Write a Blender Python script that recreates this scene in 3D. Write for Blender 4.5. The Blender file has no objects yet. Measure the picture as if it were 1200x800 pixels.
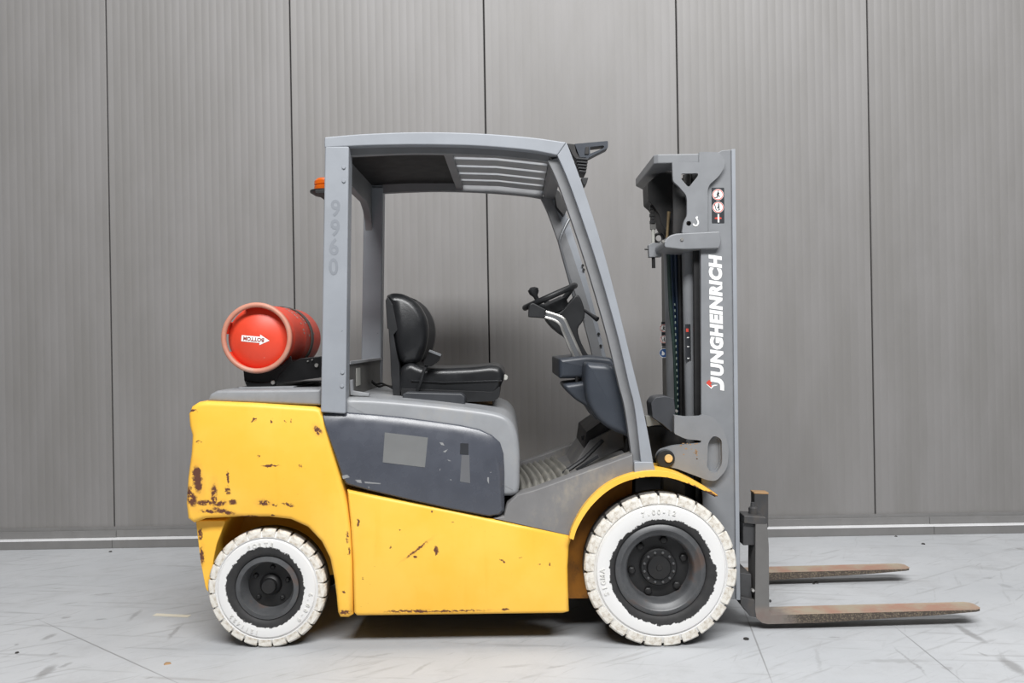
import bpy, bmesh, math, random
from mathutils import Vector, Matrix
from mathutils.geometry import tessellate_polygon
random.seed(4)
SC = bpy.context.scene
COL = SC.collection
PI = math.pi

# ------------------------------------------------------------------ camera, light, exposure
F, CAMD, H, ROLL = 985.0, 3.717, 1.366, 0.0166      # focal length in px (1200 wide), distance, height, roll
cam = bpy.data.cameras.new('camera')
cam.sensor_width = 36.0
cam.lens = F / 1200 * 36.0
cam.clip_start = 0.05
camo = bpy.data.objects.new('camera', cam)
camo.matrix_world = Matrix.Translation((0, -CAMD, H)) @ Matrix.Rotation(PI / 2, 4, 'X') @ Matrix.Rotation(-ROLL, 4, 'Z')
COL.objects.link(camo)
SC.camera = camo

w = bpy.data.worlds.new('hall_light')
SC.world = w
w.use_nodes = True
w.node_tree.nodes['Background'].inputs[0].default_value = (0.97, 0.985, 1.0, 1)
w.node_tree.nodes['Background'].inputs[1].default_value = 0.06

def area(name, loc, target, sx, sy, power, col=(1, 1, 1)):
    l = bpy.data.lights.new(name, 'AREA')
    l.shape = 'RECTANGLE'
    l.size, l.size_y, l.energy, l.color = sx, sy, power, col
    o = bpy.data.objects.new(name, l)
    o.location = loc
    o.rotation_euler = (Vector(target) - Vector(loc)).to_track_quat('-Z', 'Y').to_euler()
    COL.objects.link(o)
area('hall_lamp_front', (0.7, -5.5, 7.3), (0.4, 0.5, 0.9), 7.4, 1.7, 1270)
area('hall_lamp_over', (2.2, 0.2, 7.2), (2.2, 0.2, 0), 11.0, 0.8, 240)

vs = SC.view_settings
vs.view_transform = 'Standard'
vs.look = 'None'
vs.gamma = 1.0
vs.exposure = 0.0
vs.use_curve_mapping = False

# ------------------------------------------------------------------ pixel -> place helpers
CR, SR = math.cos(ROLL), math.sin(ROLL)
def uv(px, py):
    a, b = px - 600.0, py - 400.0
    return a * CR - b * SR, b * CR + a * SR
def P(px, py, Y):
    u, v = uv(px, py)
    d = CAMD + Y
    return (u / F * d, H - v / F * d)
def P3(px, py, Y):
    x, z = P(px, py, Y)
    return Vector((x, Y, z))
def G(px, py):
    u, v = uv(px, py)
    d = F * H / v
    return (u / F * d, d - CAMD)
def PP(pts, Y):
    return [P(p[0], p[1], Y) for p in pts]
def S(px, Y):
    return px / F * (CAMD + Y)
MID = 0.58
def mir(y):
    return 2 * MID - y

def rp(pts, r=4, n=5):
    """round the corners of a polygon; a point may carry its own radius"""
    out = []
    N = len(pts)
    for i in range(N):
        p = Vector(pts[i][:2]); a = Vector(pts[i - 1][:2]); b = Vector(pts[(i + 1) % N][:2])
        rr = pts[i][2] if len(pts[i]) > 2 else r
        da, db = a - p, b - p
        la, lb = da.length, db.length
        t = min(rr, 0.48 * la, 0.48 * lb)
        if t < 1e-4:
            out.append((p.x, p.y)); continue
        s, e = p + da / la * t, p + db / lb * t
        for k in range(n + 1):
            q = k / n
            c = s * (1 - q) ** 2 + p * 2 * q * (1 - q) + e * q * q
            out.append((c.x, c.y))
    return out
def cat(pts, n=6, closed=False):
    out = []
    N = len(pts)
    rng = N if closed else N - 1
    for i in range(rng):
        if closed:
            p0, p1, p2, p3 = pts[i - 1], pts[i], pts[(i + 1) % N], pts[(i + 2) % N]
        else:
            p0, p1, p2, p3 = pts[max(i - 1, 0)], pts[i], pts[i + 1], pts[min(i + 2, N - 1)]
        for k in range(n):
            t = k / n
            out.append(tuple(0.5 * (2 * b + (c - a) * t + (2 * a - 5 * b + 4 * c - d) * t * t + (3 * b - a - 3 * c + d) * t ** 3)
                             for a, b, c, d in zip(p0, p1, p2, p3)))
    if not closed:
        out.append(tuple(pts[-1]))
    return out
def area2(poly):
    return sum(poly[i - 1][0] * poly[i][1] - poly[i][0] * poly[i - 1][1] for i in range(len(poly)))
def inset(poly, d):
    """shrink (d > 0) or grow a polygon by d; points that would fold over each other settle on the nearest clean corner"""
    sg = 1 if area2(poly) > 0 else -1
    N = len(poly)
    src = [Vector(p) for p in poly]
    out = []
    for i in range(N):
        p = src[i]
        e1, e2 = p - src[i - 1], src[(i + 1) % N] - p
        if e1.length < 1e-7 or e2.length < 1e-7:
            e1 = e2 = e1 if e1.length > e2.length else e2
        e1, e2 = e1.normalized(), e2.normalized()
        n1 = Vector((-e1.y, e1.x)) * sg; n2 = Vector((-e2.y, e2.x)) * sg
        m = n1 + n2
        m = (n1 if m.length < 0.2 else m).normalized()
        out.append(p + m * (d / max(0.6, m.dot(n1))))
    D = abs(d)
    for it in range(40):
        moved = False
        for i, q in enumerate(out):
            best, bd = None, 1e9
            for k in range(N):
                a, e = src[k - 1], src[k] - src[k - 1]
                L = e.length_squared
                t = 0 if L < 1e-12 else max(0.0, min(1.0, (q - a).dot(e) / L))
                c = a + e * t
                dd = (q - c).length
                if dd < bd:
                    best, bd = c, dd
            if 1e-6 < bd < D * 0.985:
                out[i] = best + (q - best) / bd * D
                moved = True
        if not moved:
            break
    return [(q.x, q.y) for q in out]

# ------------------------------------------------------------------ materials
def lin(c):
    return tuple(((v / 255) / 12.92 if v / 255 <= 0.04045 else ((v / 255 + 0.055) / 1.055) ** 2.4) for v in c) + (1,)
class NT:
    def __init__(self, name):
        self.m = bpy.data.materials.new(name)
        self.m.use_nodes = True
        self.t = self.m.node_tree
        self.b = self.t.nodes['Principled BSDF']
    def n(self, typ, **kw):
        x = self.t.nodes.new(typ)
        for k, v in kw.items():
            setattr(x, k, v)
        return x
    def link(self, a, b):
        self.t.links.new(a, b)
    def setin(self, sock, v):
        if hasattr(v, 'is_linked'):
            self.link(v, sock)
        else:
            sock.default_value = v
    def math(self, op, a, b=0.0, c=None, clamp=False):
        x = self.n('ShaderNodeMath', operation=op)
        x.use_clamp = clamp
        self.setin(x.inputs[0], a); self.setin(x.inputs[1], b)
        if c is not None:
            self.setin(x.inputs[2], c)
        return x.outputs[0]
    def mix(self, f, a, b):
        x = self.n('ShaderNodeMix', data_type='RGBA')
        self.setin(x.inputs[0], f); self.setin(x.inputs[6], a); self.setin(x.inputs[7], b)
        return x.outputs[2]
    def noise(self, vec, scale, detail=3, rough=0.55):
        x = self.n('ShaderNodeTexNoise')
        x.inputs['Scale'].default_value = scale
        x.inputs['Detail'].default_value = detail
        x.inputs['Roughness'].default_value = rough
        if vec is not None:
            self.link(vec, x.inputs['Vector'])
        return x.outputs['Fac'], x.outputs['Color']
    def ramp(self, v, lo, hi, smooth=True):
        x = self.n('ShaderNodeMapRange')
        x.interpolation_type = 'SMOOTHSTEP' if smooth else 'LINEAR'
        self.setin(x.inputs['Value'], v)
        x.inputs['From Min'].default_value = lo
        x.inputs['From Max'].default_value = hi
        return x.outputs['Result']
    def coord(self, obj=None):
        x = self.n('ShaderNodeTexCoord')
        if obj is not None:
            x.object = obj
        return x.outputs['Object']
    def mapping(self, vec, loc=(0, 0, 0), rot=(0, 0, 0), scale=(1, 1, 1), typ='POINT'):
        x = self.n('ShaderNodeMapping', vector_type=typ)
        self.link(vec, x.inputs['Vector'])
        x.inputs['Location'].default_value = loc
        x.inputs['Rotation'].default_value = rot
        x.inputs['Scale'].default_value = scale
        return x.outputs[0]
    def spots(self, vec2, lst, soft=0.25):
        """union of ellipses (cx, cy, half length, half width, angle, strength) on a flat coordinate"""
        acc = None
        for (cx, cy, a, b, ang, st) in lst:
            q = self.mapping(vec2, (cx, cy, 0), (0, 0, ang), (a, b, 1), 'TEXTURE')
            L = self.n('ShaderNodeVectorMath', operation='LENGTH')
            self.link(q, L.inputs[0])
            r = self.n('ShaderNodeMapRange')
            r.interpolation_type = 'SMOOTHSTEP'
            self.link(L.outputs['Value'], r.inputs['Value'])
            r.inputs['From Min'].default_value = 1.0 + soft
            r.inputs['From Max'].default_value = 1.0 - soft
            r.inputs['To Max'].default_value = st
            acc = r.outputs['Result'] if acc is None else self.math('MAXIMUM', acc, r.outputs['Result'])
        return acc
def paint(name, col, rough=0.5, metal=0.0, var=0.10, vs_=7.0, bump=0.0, bscale=60, dirt=None, chips=None, chip_amt=0.0, spec=0.5):
    t = NT(name)
    c = lin(col)
    co = t.coord()
    f, _ = t.noise(co, vs_, 5, 0.6)
    dark = tuple(v * (1 - var) for v in c[:3]) + (1,)
    lite = tuple(min(1, v * (1 + var)) for v in c[:3]) + (1,)
    base = t.mix(t.ramp(f, 0.3, 0.7), dark, lite)
    if dirt:
        g, _ = t.noise(t.mapping(co, scale=(1.3, 1.3, 0.8)), 5.5, 8, 0.7)
        base = t.mix(t.math('MULTIPLY', t.ramp(g, 0.5, 0.72), dirt[1]), base, lin(dirt[0]))
    if chips:
        g, _ = t.noise(co, 38, 4, 0.6)
        base = t.mix(t.math('MULTIPLY', t.ramp(g, 0.70 - chip_amt, 0.74 - chip_amt), 1.0), base, lin(chips))
    t.link(base, t.b.inputs['Base Color'])
    t.b.inputs['Metallic'].default_value = metal
    rf, _ = t.noise(co, 14, 3)
    t.link(t.math('MULTIPLY_ADD', rf, 0.2, rough - 0.1), t.b.inputs['Roughness'])
    t.b.inputs['Specular IOR Level'].default_value = spec
    if bump:
        h, _ = t.noise(co, bscale, 3)
        b = t.n('ShaderNodeBump')
        b.inputs['Strength'].default_value = bump
        b.inputs['Distance'].default_value = 0.004
        t.link(h, b.inputs['Height'])
        t.link(b.outputs[0], t.b.inputs['Normal'])
    return t.m

M = {}
M['guard'] = paint('guard_grey', (143, 147, 153), 0.42, 0.0, 0.05, 5, chips=(70, 68, 66), chip_amt=-0.03)
M['guard_in'] = paint('guard_grey_inner', (122, 123, 125), 0.5, 0.0, 0.07)
M['frame'] = paint('frame_grey', (118, 117, 117), 0.5, 0.0, 0.08, dirt=((176, 164, 140), 0.35))
M['hood'] = paint('hood_grey', (142, 144, 147), 0.36, 0.0, 0.06, dirt=((160, 152, 138), 0.25))
M['lid'] = paint('lid_grey', (136, 138, 141), 0.45, 0.0, 0.08, dirt=((90, 88, 84), 0.3))
M['cover'] = paint('cover_dark_grey', (72, 75, 83), 0.27, 0.0, 0.08, chips=(160, 160, 160), chip_amt=-0.02)
M['plastic'] = paint('dash_blue_grey', (50, 55, 63), 0.42, 0.0, 0.06, bump=0.1, bscale=300)
M['cover_plastic'] = paint('cover_plastic', (56, 58, 62), 0.42, 0, 0.08)
M['print_red'] = paint('arrow_print', (150, 60, 50), 0.6, 0, 0.05)
M['sheet'] = paint('roof_sheet_dark', (22, 21, 21), 0.6, 0, 0.1)
M['trim_cap'] = paint('trim_cap_pale', (226, 226, 227), 0.35, 0.0, 0.04)
M['black_plastic'] = paint('black_plastic', (30, 31, 33), 0.45, 0, 0.2)
M['vinyl'] = paint('seat_black_vinyl', (27, 28, 30), 0.33, 0, 0.15, bump=0.15, bscale=160)
M['black'] = paint('black_steel', (22, 22, 23), 0.5, 0, 0.25, dirt=((60, 54, 48), 0.3))
M['black_gloss'] = paint('black_gloss_steel', (20, 20, 21), 0.3, 0, 0.2, chips=(150, 145, 140), chip_amt=-0.03)
M['mast'] = paint('mast_grey', (124, 126, 129), 0.42, 0.0, 0.06, chips=(74, 64, 58), chip_amt=-0.05)
M['mast_in'] = paint('mast_grey_inner', (96, 95, 93), 0.5, 0.0, 0.1, dirt=((60, 58, 54), 0.4))
M['carriage'] = paint('carriage_dark_steel', (68, 68, 69), 0.45, 0.2, 0.18, dirt=((96, 84, 70), 0.4))
M['chrome'] = paint('bright_steel', (190, 188, 184), 0.3, 0.8, 0.08)
M['brass'] = paint('brass_pin', (224, 190, 130), 0.4, 0.3, 0.08)
M['rod'] = paint('rod_dull', (120, 104, 78), 0.45, 0.3, 0.2)
M['tube'] = paint('lever_tube_grey', (120, 122, 125), 0.35, 0.4, 0.06)
M['white'] = paint('white_print', (240, 240, 238), 0.5, 0, 0.02)
M['sticker'] = paint('sticker_dark', (44, 46, 50), 0.4, 0, 0.04)
M['red'] = paint('red_print', (196, 66, 52), 0.5, 0, 0.04)
M['blue'] = paint('blue_print', (42, 84, 140), 0.5, 0, 0.04)
M['orange'] = paint('amber_lens', (214, 98, 20), 0.25, 0, 0.08)
M['ghost'] = paint('faded_print', (126, 130, 136), 0.5, 0, 0.05)
M['taped'] = paint('worn_patch', (112, 113, 113), 0.55, 0, 0.05)
M['taped2'] = paint('worn_patch_pale', (96, 97, 100), 0.55, 0, 0.05)
M['mat'] = paint('rubber_mat', (112, 110, 104), 0.7, 0, 0.12, dirt=((140, 134, 122), 0.5))
M['hose_blue'] = paint('hose_blue', (24, 40, 60), 0.4, 0, 0.1)
M['shaded'] = paint('shaded_yellow', (150, 96, 22), 0.7, 0, .2, dirt=((60, 44, 26), 0.8))  # shade under the fender painted into the wheel-house yellow, brown mottle included
M['chip'] = paint('chip_grey', (138, 139, 140), 0.6, 0, .1)
M['hose_print'] = paint('hose_print', (112, 124, 116), 0.6, 0, .1)
M['hose_green'] = paint('hose_green', (34, 52, 48), 0.45, 0, 0.15)
M['label'] = paint('pale_label', (168, 168, 162), 0.5, 0, 0.08)
M['hub'] = paint('hub_black', (19, 19, 20), 0.5, 0, 0.25, dirt=((40, 37, 34), 0.5))
M['ring'] = paint('worn_ring_red', (188, 128, 108), 0.5, 0, 0.1, vs_=12, dirt=((168, 156, 142), 0.9))
M['bottle'] = paint('bottle_red', (216, 70, 46), 0.42, 0, 0.06, chips=(200, 130, 110), chip_amt=-0.01)
M['strap'] = paint('strap_grey', (84, 80, 76), 0.6, 0.1, 0.1)
M['rag'] = paint('rusty_top', (150, 120, 86), 0.7, 0, 0.15)
M['pebble'] = paint('dark_grit', (50, 48, 46), 0.8, 0, 0.2)
M['streak'] = paint('faded_yellow_paint', (206, 200, 184), 0.8, 0, 0.05)
M['trim'] = paint('trim_grey', (118, 117, 116), 0.42, 0.0, 0.05, dirt=((100, 96, 90), 0.25))
M['joint'] = paint('joint_dark', (40, 40, 40), 0.8, 0, 0.05)

# ------------------------------------------------------------------ mesh builder
WL = {}
class MB:
    def __init__(self):
        self.v, self.f = [], []
    def add(self, vs, fs):
        o = len(self.v)
        self.v += [tuple(p) for p in vs]
        self.f += [tuple(i + o for i in f) for f in fs]
        return self
    def box(self, x0, x1, y0, y1, z0, z1):
        return self.add([(x0, y0, z0), (x1, y0, z0), (x1, y1, z0), (x0, y1, z0), (x0, y0, z1), (x1, y0, z1), (x1, y1, z1), (x0, y1, z1)],
                        [(3, 2, 1, 0), (4, 5, 6, 7), (0, 1, 5, 4), (1, 2, 6, 5), (2, 3, 7, 6), (3, 0, 4, 7)])
    def hull(self, a, b):
        """box between two quads (lists of four points)"""
        return self.add(list(a) + list(b), [(3, 2, 1, 0), (4, 5, 6, 7), (0, 1, 5, 4), (1, 2, 6, 5), (2, 3, 7, 6), (3, 0, 4, 7)])
    def loft(self, sl):
        n = len(sl[0][1])
        vs_, fs = [], []
        for y, poly in sl:
            vs_ += [(x, y, z) for x, z in poly]
        for k in range(len(sl) - 1):
            for i in range(n):
                j = (i + 1) % n
                fs.append((k * n + i, k * n + j, (k + 1) * n + j, (k + 1) * n + i))
        fs.append(tuple(range(n)))
        fs.append(tuple(range((len(sl) - 1) * n, len(sl) * n))[::-1])
        return self.add(vs_, fs)
    def prism(self, poly, y0, y1, holes=None):
        if not holes:
            return self.loft([(y0, poly), (y1, poly)])
        rings = [poly] + list(holes)
        tri = tessellate_polygon([[Vector((x, z, 0)) for x, z in r] for r in rings])
        flat = [p for r in rings for p in r]
        N = len(flat)
        vs_ = [(x, y0, z) for x, z in flat] + [(x, y1, z) for x, z in flat]
        fs = [tuple(t) for t in tri] + [tuple(i + N for i in t)[::-1] for t in tri]
        o = 0
        for r in rings:
            n = len(r)
            for i in range(n):
                j = (i + 1) % n
                fs.append((o + i, o + j, o + j + N, o + i + N))
            o += n
        return self.add(vs_, fs)
    def pillow(self, poly, y0, y1, r=0.02, n=4, far=True):
        sl = []
        for k in range(n + 1):
            a = k / n * PI / 2
            sl.append((y0 + r * (1 - math.sin(a)), inset(poly, r * (1 - math.cos(a)))))
        sl = [(y, p) for y, p in reversed(sl)]
        if far:
            sl += [(y0 + y1 - y, p) for y, p in reversed(sl)]
        else:
            sl.append((y1, poly))
        return self.loft(sl)
    def tube(self, path, r, n=10, cap=True):
        path = [Vector(p) for p in path]
        rr = r if isinstance(r, (list, tuple)) else [r] * len(path)
        vs_, fs = [], []
        up = None
        for i, p in enumerate(path):
            d = (path[min(i + 1, len(path) - 1)] - path[max(i - 1, 0)]).normalized()
            if up is None:
                up = d.orthogonal().normalized()
            up = (up - d * up.dot(d)).normalized()
            s = d.cross(up)
            for k in range(n):
                a = 2 * PI * k / n
                vs_.append(p + (up * math.cos(a) + s * math.sin(a)) * rr[i])
        for i in range(len(path) - 1):
            for k in range(n):
                q = (k + 1) % n
                fs.append((i * n + k, i * n + q, (i + 1) * n + q, (i + 1) * n + k))
        if cap:
            fs.append(tuple(range(n))[::-1])
            fs.append(tuple(range((len(path) - 1) * n, len(path) * n)))
        return self.add(vs_, fs)
    def torus(self, c, ax, R, r, n=48, m=10):
        ax = Vector(ax).normalized(); e = ax.orthogonal().normalized(); g = ax.cross(e)
        vs_, fs = [], []
        for i in range(n):
            a = 2 * PI * i / n
            d = e * math.cos(a) + g * math.sin(a)
            for k in range(m):
                b = 2 * PI * k / m
                vs_.append(Vector(c) + d * (R + r * math.cos(b)) + ax * r * math.sin(b))
        for i in range(n):
            for k in range(m):
                i2, k2 = (i + 1) % n, (k + 1) % m
                fs.append((i * m + k, i2 * m + k, i2 * m + k2, i * m + k2))
        return self.add(vs_, fs)
    def lathe(self, prof, cx, cz, n=64, a0=0.0, a1=2 * PI, closed=False):
        full = abs(a1 - a0 - 2 * PI) < 1e-6
        m = len(prof)
        steps = n if full else n + 1
        vs_, fs = [], []
        for i in range(steps):
            a = a0 + (a1 - a0) * i / n
            for r, y in prof:
                vs_.append((cx + r * math.cos(a), y, cz + r * math.sin(a)))
        for i in range(n):
            i2 = (i + 1) % steps
            for k in range(m if closed else m - 1):
                k2 = (k + 1) % m
                fs.append((i * m + k, i2 * m + k, i2 * m + k2, i * m + k2))
        if closed and not full:
            fs.append(tuple(range(m)))
            fs.append(tuple(range(n * m, n * m + m))[::-1])
        return self.add(vs_, fs)
    def build(self, name, mat, parent=None, bevel=0.0, seg=2, sharp=38, label=None, origin=None, flat=False):
        me = bpy.data.meshes.new(name)
        c = Vector(origin) if origin is not None else Vector([(min(p[i] for p in self.v) + max(p[i] for p in self.v)) / 2 for i in range(3)])
        me.from_pydata([tuple(Vector(p) - c) for p in self.v], [], self.f)
        bm = bmesh.new()
        bm.from_mesh(me)
        bmesh.ops.remove_doubles(bm, verts=bm.verts, dist=1e-6)
        if not flat:
            bmesh.ops.recalc_face_normals(bm, faces=bm.faces)
        bm.to_mesh(me)
        bm.free()
        me.polygons.foreach_set('use_smooth', [len(p.vertices) <= 4 for p in me.polygons])
        me.set_sharp_from_angle(angle=math.radians(sharp))
        o = bpy.data.objects.new(name, me)
        me.materials.append(mat)
        COL.objects.link(o)
        WL[o.name] = c
        o.location = c
        if parent is not None:
            o.parent = parent
            o.location = c - WL[parent.name]
        if bevel:
            b = o.modifiers.new('edge', 'BEVEL')
            b.width = bevel
            b.segments = seg
            b.limit_method = 'ANGLE'
            b.angle_limit = math.radians(40)
            b.use_clamp_overlap = True
            b.harden_normals = True
        if label:
            o['label'] = label
        return o
def tag(o, label, cat_, group=None, kind=None):
    o['label'] = label
    o['category'] = cat_
    if group:
        o['group'] = group
    if kind:
        o['kind'] = kind
    return o
def empty(name, loc):
    o = bpy.data.objects.new(name, None)
    o.empty_display_size = 0.1
    COL.objects.link(o)
    o.location = loc
    WL[o.name] = Vector(loc)
    return o
def twin(o, loc=None, rotz=None, roty=None, keep=True):
    c = o.copy()
    COL.objects.link(c)
    if loc is not None:
        c.location = Vector(loc) - (WL[o.parent.name] if o.parent else Vector((0, 0, 0)))
    WL[c.name] = Vector(loc) if loc is not None else WL[o.name]
    if rotz is not None:
        c.rotation_euler.z = rotz
    if roty is not None:
        c.rotation_euler.y = roty
    return c
def px_prism(name, pts, Y, y0, y1, mat, parent, bevel=0.004, holes=None, **kw):
    return MB().prism(PP(pts, Y), y0, y1, [PP(h, Y) for h in holes] if holes else None).build(name, mat, parent, bevel, **kw)

# text: glyph outlines become a thin mesh; place(x, y, z) puts the flat text somewhere
def glyphs(s, size, bold=0.0, shear=0.0, ext=0.0008, spacing=1.0):
    cu = bpy.data.curves.new('lettering', 'FONT')
    cu.body = s; cu.size = size; cu.offset = bold; cu.shear = shear; cu.extrude = ext; cu.space_character = spacing
    cu.resolution_u = 3
    o = bpy.data.objects.new('lettering', cu)
    COL.objects.link(o)
    bpy.context.view_layer.update()
    me = bpy.data.meshes.new_from_object(o.evaluated_get(bpy.context.evaluated_depsgraph_get()))
    v = [tuple(p.co) for p in me.vertices]
    f = [tuple(p.vertices) for p in me.polygons]
    bpy.data.objects.remove(o); bpy.data.curves.remove(cu); bpy.data.meshes.remove(me)
    return v, f
def fit_text(s, width, height, place, mb=None, **kw):
    v, f = glyphs(s, 1.0, ext=0.001, **kw)
    x0, x1 = min(p[0] for p in v), max(p[0] for p in v)
    y0, y1 = min(p[1] for p in v), max(p[1] for p in v)
    mb = mb or MB()
    mb.add([place((x - x0) / (x1 - x0) * width, (y - y0) / (y1 - y0) * height, 0.0006 if z > 0 else 0.0) for x, y, z in v], f)
    return mb

# ------------------------------------------------------------------ the setting
WY = 2.02                                         # front of the base trim
PY = WY + 0.085                                   # face of the wall panels
floor_b = MB()
floor_b.add([(-10, -6, 0), (10, -6, 0), (10, WY + 0.3, 0), (-10, WY + 0.3, 0), (-10, -6, -0.1), (10, -6, -0.1), (10, WY + 0.3, -0.1), (-10, WY + 0.3, -0.1)],
            [(0, 1, 2, 3), (7, 6, 5, 4), (0, 4, 5, 1), (1, 5, 6, 2), (2, 6, 7, 3), (3, 7, 4, 0)])
t = NT('floor_concrete')
geo = t.coord()
big, _ = t.noise(geo, 0.9, 4, 0.6)
med, _ = t.noise(geo, 5.0, 6, 0.65)
fine, _ = t.noise(geo, 90, 3, 0.6)
base = t.mix(t.ramp(big, 0.3, 0.7), (0.405, 0.417, 0.432, 1), (0.47, 0.48, 0.494, 1))
base = t.mix(t.math('MULTIPLY', t.ramp(med, 0.45, 0.75), 0.42), base, (0.34, 0.34, 0.345, 1))
base = t.mix(t.math('MULTIPLY', t.ramp(fine, 0.55, 0.75), 0.12), base, (0.25, 0.25, 0.25, 1))
for ang, sc_, lo, amt in ((0.55, (1.2, 16, 1), 0.57, 0.45), (-0.15, (0.9, 14, 1), 0.58, 0.5), (1.15, (1.2, 14, 1), 0.62, 0.4), (0.75, (2.2, 26, 1), 0.64, 0.75), (-0.05, (3.0, 24, 1), 0.66, 0.75)):
    q = t.mapping(geo, rot=(0, 0, -ang))
    q = t.mapping(q, scale=sc_)
    s_, _ = t.noise(q, 1.6, 4, 0.6)
    base = t.mix(t.math('MULTIPLY', t.ramp(s_, lo, lo + 0.12), amt), base, (0.27, 0.27, 0.272, 1))
wob, wc = t.noise(geo, 14, 4, 0.7)
vm = t.n('ShaderNodeVectorMath', operation='MULTIPLY_ADD')
t.link(wc, vm.inputs[0]); vm.inputs[1].default_value = (0.05, 0.05, 0); t.link(geo, vm.inputs[2])
fc = t.mapping(vm.outputs[0], loc=(-0.025, -0.025, 0))
def fspot(x0, y0, x1, y1, wpx, st):
    a, b = G(x0, y0), G(x1, y1)
    L = math.hypot(b[0] - a[0], b[1] - a[1])
    return ((a[0] + b[0]) / 2, (a[1] + b[1]) / 2 - (WY - 3.85 - 0.0) * 0, L / 2, wpx / 230, math.atan2(b[1] - a[1], b[0] - a[0]), st)
FO = (0.0, (WY + 0.3 - 6) / 2)                    # floor object's own origin
marks = [fspot(*m) for m in (
    (44, 795, 64, 779, 5, .55), (70, 782, 84, 776, 3, .45), (50, 750, 66, 742, 4, .5), (56, 767, 66, 765, 3, .4), (72, 724, 82, 723, 3, .5),
    (112, 726, 124, 725, 3, .45), (70, 708, 90, 706, 2, .4), (150, 727, 164, 715, 3, .4), (198, 748, 212, 732, 2.5, .45), (20, 655, 40, 652, 4, .25),
    (106, 697, 132, 695, 2.5, .4), (16, 756, 22, 754, 2, .5), (60, 690, 75, 688, 2, .3), (170, 795, 180, 792, 2, .4), (1120, 732, 1154, 752, 5, .55),
    (1172, 770, 1200, 790, 6, .55), (1148, 764, 1157, 769, 2, .4), (1010, 774, 1090, 774, 4, .28), (1106, 783, 1116, 782, 4, .3), (1136, 664, 1176, 667, 9, .2),
    (1172, 684, 1186, 689, 5, .28), (1152, 677, 1164, 677, 3, .35), (972, 747, 984, 747, 2, .4), (955, 760, 962, 784, 2, .2), (640, 783, 660, 780, 2, .3),
    (480, 790, 505, 776, 2, .3), (585, 782, 620, 779, 2.5, .25), (430, 770, 460, 765, 2, .25), (1190, 642, 1200, 644, 5, .4), (1050, 760, 1084, 789, 1.5, .4))]
marks = [(m[0] - FO[0], m[1] - FO[1]) + m[2:] for m in marks]
base = t.mix(t.spots(fc, marks, 0.5), base, (0.16, 0.155, 0.15, 1))
def fline(x0, y0, x1, y1, wm):
    a, b = G(x0, y0), G(x1, y1)
    return ((a[0] + b[0]) / 2 - FO[0], (a[1] + b[1]) / 2 - FO[1], math.hypot(b[0] - a[0], b[1] - a[1]) / 2, wm, math.atan2(b[1] - a[1], b[0] - a[0]), 0.75)
lines = [fline(50, 728, 215, 803, 0.004), fline(1050, 735, 1130, 800, 0.0035), fline(872, 715, 905, 800, 0.0035)]
base = t.mix(t.spots(geo, lines, 0.4), base, (0.2, 0.2, 0.2, 1))
t.link(base, t.b.inputs['Base Color'])
t.link(t.math('MULTIPLY_ADD', med, 0.3, 0.42), t.b.inputs['Roughness'])
t.b.inputs['Specular IOR Level'].default_value = 0.35
fl = floor_b.build('floor', t.m)
tag(fl, 'pale grey sealed concrete floor with scuffs and tyre marks', 'floor', kind='structure')

# wall: separate sandwich panels with fine vertical grooves in front of a dark backing
t = NT('wall_panel_paint')
co = t.coord()
f_, _ = t.noise(t.mapping(co, scale=(1, 1, 0.25)), 3.0, 5, 0.6)
base = t.mix(t.ramp(f_, 0.3, 0.7), lin((122, 120, 118)), lin((130, 128, 127)))
sm, _ = t.noise(co, 1.2, 6, 0.6)
base = t.mix(t.math('MULTIPLY', t.ramp(sm, 0.55, 0.8), 0.25), base, lin((104, 103, 102)))
t.link(base, t.b.inputs['Base Color'])
t.b.inputs['Roughness'].default_value = 0.5
t.b.inputs['Specular IOR Level'].default_value = 0.4
M['wall'] = t.m
wall = MB().box(-10, 10, PY + 0.035, PY + 0.16, 0, 5.2).build('wall_back', M['joint'])
tag(wall, 'grey metal sandwich panel hall wall behind the forklift', 'wall', kind='structure')
seams = [P(x, 300, PY)[0] for x in (128.5, 344, 571.5, 797, 1021)]
wdt = (seams[-1] - seams[0]) / 4
xs = [seams[0] - k * wdt for k in (5, 4, 3, 2, 1)] + seams + [seams[-1] + k * wdt for k in (1, 2, 3, 4, 5)]
ZB, ZT = 0.125, 5.2
for a, b in zip(xs[:-1], xs[1:]):
    a += 0.0045; b -= 0.0045
    prof = [(a, PY + 0.05), (a, PY + 0.004), (a + 0.004, PY)]
    n = 24
    pit = (b - a - 0.03) / n
    for i in range(n):
        gx = a + 0.015 + pit * (i + 0.5)
        prof += [(gx - 0.006, PY), (gx - 0.002, PY + 0.0006), (gx + 0.002, PY + 0.0006), (gx + 0.006, PY)]
    prof += [(b - 0.004, PY), (b, PY + 0.004), (b, PY + 0.05)]
    m = len(prof)
    mb = MB().add([(x, y, ZB) for x, y in prof] + [(x, y, ZT) for x, y in prof],
                  [(i, i + 1, m + i + 1, m + i) for i in range(m - 1)])
    mb.build('wall_panel', M['wall'], wall, sharp=20, flat=True)

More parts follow.
